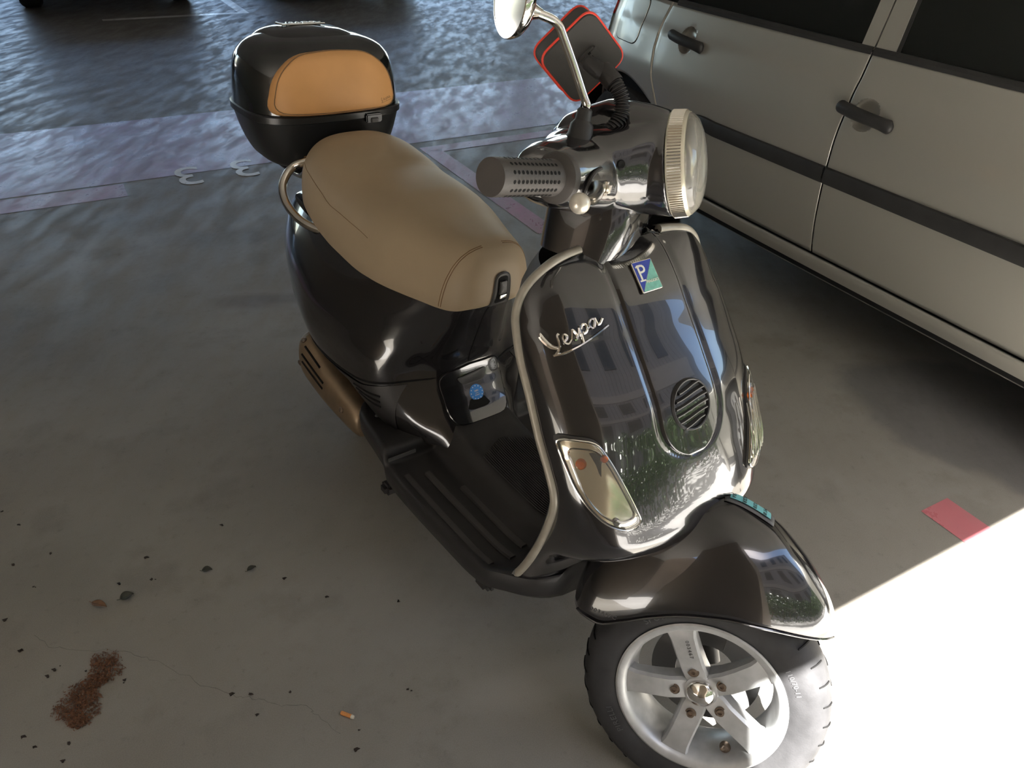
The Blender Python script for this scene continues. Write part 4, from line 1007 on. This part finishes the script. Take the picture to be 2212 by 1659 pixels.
def panel(name, x0, x1, z0, z1, nx=24, nz=24, m=None, off=0., parent=None, solid=.012, label=None, dish=None):
    """body panel between two vertical edges; x0/x1 may be functions of z, z0 a function of x fraction"""
    v = []; T_ = np.unique(np.concatenate([np.linspace(0, 1, nx), [.002, .004, .996, .998]])); S_ = np.linspace(0, 1, nz)
    if dish:
        hx, hz, hr = dish; xa, xb = (x0(hz) if callable(x0) else x0), (x1(hz) if callable(x1) else x1); q = np.concatenate([np.linspace(-1.06, -.94, 4), np.linspace(-.9, .9, 19), np.linspace(.94, 1.06, 4)]) * hr
        T_ = np.unique(np.concatenate([T_[np.abs(xa + (xb - xa) * T_ - hx) > hr * 1.1], (hx + q - xa) / (xb - xa)])); S_ = np.unique(np.concatenate([S_[np.abs(z0 + (z1 - z0) * S_ - hz) > hr * 1.1], (hz + q - z0) / (z1 - z0)]))
    nx, nz = len(T_), len(S_)
    for t in T_:
        for s_ in S_:
            xa, xb = (x0(.5) if callable(x0) else x0), (x1(.5) if callable(x1) else x1)
            za = z0(xa + (xb - xa) * t) if callable(z0) else z0
            z = za + (z1 - za) * s_
            a_, b2 = (x0(z) if callable(x0) else x0), (x1(z) if callable(x1) else x1)
            x = a_ + (b2 - a_) * t; e = min(t, 1 - t) * abs(b2 - a_); e2 = min(s_, 1 - s_ if z1 < .95 else 1) * abs(z1 - za)
            rnd = .0015 * max(0, 1 - e / .004) ** 2 + .0015 * max(0, 1 - e2 / .004) ** 2
            dp = 0.
            if dish:
                dd = math.hypot(x - hx, (z - hz) * 1.0) / hr; dp = .020 * math.sqrt(max(0, 1 - dd ** 2.6)) - .0012 * math.exp(-((dd - 1.02) / .05) ** 2)
            v.append((x, float(c_surf(x, z)) + off - rnd - dp, z))
    o = mesh(name, v, grid_faces(nx, nz), m or M_CAR, parent or car, angle=50, solid=solid)
    n0 = o.data.polygons[len(o.data.polygons) // 2].normal; o.modifiers['solid'].offset = -1 if n0.y > 0 else 1
    return o if not label else tag(o, label)
def lin(pts): 
    zz = [p[1] for p in pts]; xx = [p[0] for p in pts]; return lambda z: float(np.interp(z, zz, xx))
seamB = lambda z: .052
seamR = lin([(-.56, .31), (-.66, .40), (-.80, .50), (-.90, .60), (-.96, .70), (-.985, .80), (-.985, .90), (-.96, .975)])
g_ = .0030
def edges_grid(x): return np.concatenate([[0, .012, .03], np.linspace(.07, .93, 22), [.97, .988, 1]])
panel('front_door', lambda z: seamB(z) + g_, 1.16, .302, .975, 30, 44, label='silver front door', dish=(.128, .806, .048))
panel('rear_door', lambda z: seamR(z) + g_, lambda z: seamB(z) - g_, .302, .975, 44, 44, label='silver rear door', dish=(-.795, .862, .048))
AR = .355
def arch(cx): return lambda x: max(.17 if abs(x - cx) > AR else .305 + math.sqrt(max(0, AR ** 2 - (x - cx) ** 2)), .17)
def arch_panel(name, xa, xb, cx, z1=.975):
    v = []; nx = 60; nz = 26
    for i in range(nx):
        for j in range(nz):
            s_ = j / (nz - 1); t = i / (nx - 1)
            z_top = z1
            xb_ = xb; x = xa + ((xb(.6) if callable(xb) else xb) - xa) * t
            z0 = arch(cx)(x); z = z0 + (z_top - z0) * s_
            a_, b2 = xa if not callable(xa) else xa(z), xb if not callable(xb) else xb(z)
            x2 = a_ + (b2 - a_) * t
            v.append((x2, float(c_surf(x2, z)), z))
    o = mesh(name, v, grid_faces(nx, nz), M_CAR, car, angle=50, solid=.012)
    n0 = o.data.polygons[len(o.data.polygons) // 2].normal; o.modifiers['solid'].offset = -1 if n0.y > 0 else 1
    return o
arch_panel('rear_quarter', -1.60, lambda z: seamR(z) - g_, -1.16)
arch_panel('front_wing', 1.166, 2.36, 1.42, .90)
sill = []
for x in np.linspace(-.80, 1.06, 50):
    for z in np.linspace(.17, .298, 14):
        y = float(c_surf(x, z)) + .006 * math.exp(-((z - .285) / .02) ** 2)
        sill.append((x, y, z))
o = mesh('sill', sill, grid_faces(50, 14), M_CAR, car, solid=.01)
# dark inner shell behind the gaps, underside, roof and far side
b_ = MB()
rings = []
for x in np.linspace(-1.57, 2.34, 40):
    tp_ = float(c_taper(x)); top = spl([-1.6, -1.5, -1.3, .4, 1.0, 1.5, 2.4], [1.0, 1.3, 1.5, 1.52, 1.22, .93, .75], x)
    yo = tp_ - .02
    zb_ = .22 if not (abs(x + 1.16) < .37 or abs(x - 1.42) < .38) else .72
    rings.append([(x, yo - .03, zb_), (x, yo - .005, .60), (x, yo - .045, .85), (x, yo - .09, .955), (x, yo - .09 - .9 * max(0, .95 * (top - .955) * .28), min(top, .955) + max(0, top - .955) * .9), (x, yo - .55, top), (x, -.89, top + .01), (x, -1.23 - yo * 1., top), (x, -1.70 - yo, .955), (x, -1.76 - yo, .6), (x, -1.74 - yo, zb_)])
b_.add(*loft(rings)); b_.build('inner_shell', M_DARK, car, angle=30)
# upper body: side glass, pillars, roof
def glass_y(z): return -.082 - (z - .975) * .30
def up_quad(name, pts, off, m, th=.006, label=None):
    v = [(x, glass_y(z) + off + float(c_taper(x)), z) for x, z in pts]; k = len(v)
    v2 = [(x, y - th, z) for x, y, z in v]
    f = [tuple(range(k)), tuple(range(k, 2 * k))[::-1]] + [(i, (i + 1) % k, k + (i + 1) % k, k + i) for i in range(k)]
    return tag(mesh(name, v + v2, f, m, car, smooth=False), label)
up_quad('rear_door_window', [(-.90, .985), (.0, .985), (-.01, 1.42), (-.80, 1.42)], 0, M_GLASS, label='dark rear door window')
up_quad('front_door_window', [(.135, .985), (1.02, .985), (.55, 1.42), (.10, 1.42)], 0, M_GLASS, label='dark front door window')
up_quad('quarter_window', [(-1.38, 1.02), (-.98, .985), (-.86, 1.42), (-1.34, 1.40)], 0, M_GLASS)
up_quad('door_pillar', [(.0, .98), (.049, .98), (.036, 1.46), (-.012, 1.46)], .006, M_CAR, .02)
up_quad('door_pillar', [(.055, .98), (.128, .98), (.095, 1.46), (.042, 1.46)], .006, M_CAR, .02)
up_quad('window_channel', [(.128, .985), (.142, .985), (.106, 1.44), (.095, 1.44)], .002, M_CARP)
up_quad('roof_rail', [(-1.42, 1.42), (.56, 1.42), (.40, 1.50), (-1.38, 1.50)], .004, M_CAR, .03)
rf = [(x, y, 1.50 + .04 * (1 - ((y + .87) / .64) ** 2)) for x in np.linspace(-1.45, .45, 10) for y in np.linspace(-1.51, -.235, 9)]
mesh('roof', rf, grid_faces(10, 9), M_CAR, car, solid=.01)
bn = [(x, y + float(c_taper(x)) * (1 if y > -.9 else -1), .95 - .10 * ((x - 1.1) / 1.2) ** 1.5 + .03 * (1 - ((y + .87) / .8) ** 2)) for x in np.linspace(1.10, 2.30, 14) for y in np.linspace(-1.66, -.085, 11)]
mesh('bonnet', bn, grid_faces(14, 11), M_CAR, car, solid=.01)
fb_ = []
for t in np.linspace(0, 1, 18):
    y = -.14 - 1.46 * t; xx = 2.40 - .33 * abs(2 * t - 1) ** 3
    for z in np.linspace(.2, .84, 8): fb_.append((xx - .10 * ((z - .5) / .35) ** 2, y, z))
mesh('front_bumper', fb_, grid_faces(18, 8), M_CAR, car, solid=.02)
# belt seal, one piece for each door
for xa, xb in ((-.93, .048), (.056, 1.10)):
    v = []
    for x in np.linspace(xa, xb, 20):
        y = float(c_surf(x, .975)); v += [(x, y - .010, .966), (x, y + .004, .968), (x, y + .005, .980), (x, y - .004, .990), (x, y - .02, .990)]
    mesh('window_seal', *loft(np.array(v).reshape(20, 5, 3)), M_CARP, car, angle=30)
# door mouldings
def moulding(xa, xb, tip=False):
    v = []
    for x in np.linspace(xa, xb, 30):
        t = min(1, (x - xa) / .14) if tip else 1.; hw = .0265 * (1 - (1 - t) ** 2) ** .5 + .003; zc = .592 + (.014 * (1 - t))
        y = float(c_surf(x, .6)); pr = .014 * min(1, t + .3)
        v += [(x, y - .004, zc - hw), (x, y + pr * .7, zc - hw + .004), (x, y + pr, zc - hw * .5), (x, y + pr, zc + hw * .55), (x, y + pr * .7, zc + hw - .004), (x, y - .004, zc + hw)]
    mesh('door_moulding', *loft(np.array(v).reshape(30, 6, 3)), M_CARP, car, angle=35)['label'] = 'scuffed black door moulding'
moulding(-.655, .048, True); moulding(.057, 1.15)
# handles: a dished cup and a black pull bar
for hx, hz in ((-.795, .862), (.128, .806)):
    n0 = np.array([0, 1, .22]); n0 /= np.linalg.norm(n0); p0 = np.array([hx, float(c_surf(hx, hz)), hz])
    q = [(hx + dx, float(c_surf(hx + dx, hz)) + dy, hz - .0 + dz) for dx, dy, dz in ((-.100, .004, .006), (-.080, .012, .005), (-.03, .019, .001), (.02, .020, -.002), (.07, .016, -.006), (.098, .010, -.010), (.108, .002, -.012))]
    q = catmull(q, 5); rr = spl([0, .08, .25, .6, .85, 1], [.010, .0205, .0205, .0195, .0215, .010], np.linspace(0, 1, len(q)))
    v, f = tube_vf(q, rr, 14); v[:, 1] = p0[1] + (v[:, 1] - p0[1]) * .85
    mesh('door_handle', v, f, M_CARP, car)['label'] = 'black pull handle'
# filler flap and tail lamp
FO = round_poly([(-1.32, .785), (-1.13, .785), (-1.115, .97), (-1.31, .97)], .04, 6)
cf_ = lambda xz, h: np.array([(x, float(c_surf(x, min(z, .975))) + h, z) for x, z in np.atleast_2d(xz)])
mesh('filler_gap', *surf_patch(FO, [-.001, .0012, .0012], [1.03, 1.03, .9], cf_), M_DARK, car)
mesh('filler_flap', *surf_patch(FO, [.001, .0028, .003, .003], [1.0, .99, .9, .4], cf_), M_CAR, car)
for za, zb_, m_, nm in ((.86, .955, M_RED, 'tail_lamp'), (.955, 1.30, M_RED, 'tail_lamp'), (.74, .86, M_CLEAR, 'tail_lamp')):
    v = []
    for x in np.linspace(-1.60, -1.44 + .02 * (za > .95), 8):
        for z in np.linspace(za, zb_, 6): v.append((x, float(c_surf(x, min(z, .975))) + .010 - max(0, z - .975) * .3, z))
    mesh(nm, v, grid_faces(8, 6), m_, car, solid=.012)
# wheels
for cx in (-1.16, 1.42):
    c = np.array([cx, -.055, .305])
    ty = mesh('car_tyre', *lathe_vf([(.195, .0), (.205, .012), (.25, .016), (.285, .008), (.303, -.02), (.305, -.10), (.30, -.17), (.27, -.20), (.2, -.2)], c, (0, 1, 0), 56), M_RUB, car)
    wc = mesh('wheel_cover', *lathe_vf([(.200, .002), (.192, .010), (.185, .006), (.12, .014), (.06, .020), (.03, .022), (0, .022)], c, (0, 1, 0), 48), M_ALLOY, car)
    for k in range(9):
        a = k * 2 * math.pi / 9; d = np.array([math.cos(a), 0, math.sin(a)]); t_ = np.array([-math.sin(a), 0, math.cos(a)])
        E = sellipse(0, 0, .034, .022, 2, 14)
        P = [c + d * (.135 + q[0]) + t_ * q[1] + np.array([0, .0145 + .0008 - (q[0]) * .09, 0]) for q in E]
        mesh('cover_slot', P, [tuple(range(14))], M_DARK, wc, smooth=False)
    for sgn in (1,):
        mesh('wheel_well', *lathe_vf([(.0, -.24), (.365, -.24), (.37, .03)], c + np.array([0, -.02, .0]), (0, 1, 0), 40), M_DARK, car)
    c2 = c + np.array([0, -1.62, 0])
    mesh('car_tyre', *lathe_vf([(0, -.0), (.2, .0), (.28, .01), (.305, .03), (.305, .18), (.27, .2), (0, .2)], c2, (0, 1, 0), 40), M_RUB, car)

# ------------------------------------------------------------------ cars parked in the far row
M_FAR = [mat('far_car_dark', (.012, .013, .015), .25, 0, .5, .6), mat('far_car_blue', (.018, .022, .035), .25, 0, .5, .6)]
def far_car(v0, u0, m, label):
    r0 = empty('car', label, 'car', gv(u0, v0, 0), 'cars in the far parking row')
    W2 = .86
    rings = []
    for d, z0, z1, wt in ((.0, .38, .62, .70), (.05, .24, .74, .80), (.25, .20, .80, .86), (.9, .20, .92, .86), (1.15, .20, .98, .86), (3.6, .20, 1.0, .86), (4.0, .24, .9, .82), (4.1, .4, .7, .75)):
        rings.append([-U * d + V * a_ + Z * b2 for a_, b2 in ((-wt, z0), (wt, z0), (wt, z0 + .1), (wt, z1 - .1), (wt - .08, z1), (-wt + .08, z1), (-wt, z1 - .1), (-wt, z0 + .1))])
    mesh('car_body', *loft(rings), m, r0, angle=40)
    rings = []
    for d, z1, wt in ((1.0, .92, .76), (1.7, 1.42, .62), (2.0, 1.48, .60), (3.2, 1.46, .60), (3.9, .95, .72)):
        rings.append([-U * d + V * a_ + Z * b2 for a_, b2 in ((-wt - .1 * (z1 > 1.2), .9), (wt + .1 * (z1 > 1.2), .9), (wt, z1), (-wt, z1))])
    mesh('car_cabin', *loft(rings), M_GLASS, r0, angle=40)
    for d in (.62, 3.2):
        for sg in (-1, 1):
            ty = mesh('car_tyre', *lathe_vf([(0, .0), (.19, .0), (.26, .012), (.285, -.005), (.305, -.03), (.305, -.17), (.27, -.2), (0, -.2)], -U * d + V * sg * .82 + Z * .305, V * sg, 32), M_RUB, r0)
for k, (v0, u0, lab) in enumerate(((.72, -9.45, 'dark car in the far row behind the top box, its tyres at the frame top'), (3.25, -9.4, 'dark car in the far row beyond the scooter seat, seen as shade on the floor'), (-1.85, -9.3, 'dark car in the far row at the left edge'))):
    far_car(v0, u0, M_FAR[k % 2], lab)

# ------------------------------------------------------------------ litter on the floor
butt = empty('cigarette_butt', 'orange cigarette butt with white tip lying on the concrete', 'cigarette butt', (-.3098, .9055, .0045))
bd = np.array([.029, -.0101, 0]); bd /= np.linalg.norm(bd)
mesh('filter', *lathe_vf([(0, -.0150), (.0036, -.0150), (.0041, -.0142), (.0042, .008), (.0041, .0085)], (0, 0, 0), bd, 18), M_ORANGE, butt)
mesh('paper_tip', *lathe_vf([(.0041, .0084), (.0043, .0090), (.0040, .0120), (.0030, .0150), (.0022, .0155), (0, .0148)], (0, 0, 0), bd, 18), M_PAPER, butt)
def leaf(name, label, x, y, rot, L, wd, m, curl=.004):
    r0 = empty(name, label, 'leaf', (x, y, .0015)); c, s = math.cos(rot), math.sin(rot); v = []
    for i in range(11):
        t = i / 10; hw = wd * math.sin(math.pi * t ** .8) ** .8 if 0 < t < 1 else .0004
        for j in (-1, -.5, 0, .5, 1):
            a, b2 = (t - .5) * L, hw * j; v.append((a * c - b2 * s, a * s + b2 * c, .001 + curl * abs(j) + .003 * math.sin(t * 3)))
    mesh('blade', v, grid_faces(11, 5), m, r0, solid=.0006)
    a0, a1 = -.5 * L, -.72 * L
    mesh('stalk', *tube_vf([(a0 * c, a0 * s, .002), (a1 * c - .002 * s, a1 * s + .002 * c, .002)], .0007, 5), m, r0)
leaf('dry_leaf', 'small brown curled leaf left of the scooter on the concrete', -.931, 1.158, -.25, .040, .009, M_LEAF)
leaf('dry_leaf', 'dark grey leaf just right of the brown leaf', -.879, 1.184, .6, .030, .013, M_LEAFD)
leaf('dry_leaf', 'small dark leaf, left one of the pair nearer the scooter', -.722, 1.2717, .2, .024, .009, M_LEAFD)
leaf('dry_leaf', 'small dark leaf, right one of the pair nearer the scooter', -.617, 1.281, .7, .022, .007, M_LEAFD)
# brown crumbs in one patch
ctrl = [(-.853, 1.012, .030), (-.838, .990, .034), (-.850, .965, .022), (-.868, .940, .028), (-.850, .925, .026), (-.872, .900, .034), (-.845, .893, .034), (-.842, .872, .020)]
hv = []; hf = []
for i in range(2600):
    cx, cy, r_ = ctrl[rng.integers(len(ctrl))]; a = rng.random() * 6.283; q = r_ * math.sqrt(rng.random()) * (1 + .15 * rng.normal())
    c = np.array([cx + q * math.cos(a), cy + q * math.sin(a) * .8, .0012 + .003 * rng.random()])
    d = rng.normal(size=3); d[2] *= .35; d /= np.linalg.norm(d); e = np.cross(d, [0, 0, 1]); e /= np.linalg.norm(e); L = .0018 + .0035 * rng.random(); w_ = .0006 + .0008 * rng.random(); k = len(hv)
    hv += [c - d * L, c + e * w_, c + d * L, c - e * w_ + np.array([0, 0, .0008])]; hf += [(k, k + 1, k + 2), (k, k + 2, k + 3), (k, k + 3, k + 1), (k + 1, k + 3, k + 2)]
dirt = mesh('dirt_patch', hv, hf, M_DIRT, None, smooth=False, kind='stuff'); tag(dirt, 'patch of dry brown dirt crumbs on the concrete at lower left', 'dirt')
scrap = mesh('paper_scrap', *loft([[(-.8645 + a_, .9353 + b2, z) for a_, b2 in ((-.004, -.006), (.003, -.004), (.006, .004), (.001, .003), (-.003, .007))] for z in (.0015, .0028)]), M_PAPER, None, smooth=False)
tag(scrap, 'tiny white paper scrap beside the brown dirt patch', 'paper')
crumbs = [(-1.319, 1.448), (-1.249, 1.402), (-1.122, 1.310), (-1.191, 1.270), (-1.121, 1.109), (-1.044, 1.031), (-1.109, 1.205), (-0.948, 0.987), (-0.954, 0.971), (-1.043, 1.032), (-0.791, 0.969), (-0.934, 0.837), (-0.833, 0.791), (-0.439, 0.955), (-0.886, 1.307), (-0.914, 1.223), (-0.881, 0.987), (-0.493, 0.901), (-0.737, 1.426), (-0.531, 1.257), (-0.282, 0.876), (-0.279, 0.835), (-0.838, 0.827), (-0.901, 0.817), (-0.844, 1.240), (-0.419, 1.206), (-0.249, 1.200), (-0.197, 0.971), (-0.521, 0.947), (-0.559, 0.945)]
b_ = MB()
for x, y in crumbs:
    for q in range(int(rng.integers(1, 3))):
        a = rng.random() * 6.28; L = (.0022 + .0042 * rng.random()) / (1 + q); o = rng.normal(size=2) * .004 * (q > 0)
        ring = [(x + o[0] + L * math.cos(a + t) * (1 + .4 * math.cos(3 * t)) * (1 if t < 3 else .5), y + o[1] + L * .6 * math.sin(a + t) * (1 + .5 * math.sin(2 * t + a)), z) for z in (.0008, .0022) for t in np.linspace(0, 5.5, 7)]
        b_.add(*loft(np.array(ring).reshape(2, 7, 3)))
sk = b_.build('floor_crumbs', M_SPECK, None, smooth=False, kind='stuff'); tag(sk, 'scattered dark crumbs and seed husks on the floor', 'crumbs')
# hairline crack in the slab
cw = [(-1.036, 1.066), (-0.966, 1.036), (-0.823, 1.042), (-0.729, 1.011), (-0.612, 0.959), (-0.548, 0.940), (-0.500, 0.939), (-0.457, 0.923), (-0.396, 0.927), (-0.366, 0.901), (-0.312, 0.863)]
P = []
for i in range(len(cw) - 1):
    for t in np.linspace(0, 1, 7, endpoint=False):
        P.append((cw[i][0] + (cw[i+1][0] - cw[i][0]) * t + .0025 * rng.normal(), cw[i][1] + (cw[i+1][1] - cw[i][1]) * t + .0025 * rng.normal(), .0006))
v = []
for i, p_ in enumerate(P):
    wd = .0002 + .0003 * rng.random(); v += [(p_[0], p_[1] - wd, p_[2]), (p_[0], p_[1] + wd, p_[2])]
mesh('floor_crack', v, grid_faces(len(P), 2), mat('crack_dark', (.10, .093, .083), .9), floor, smooth=False)
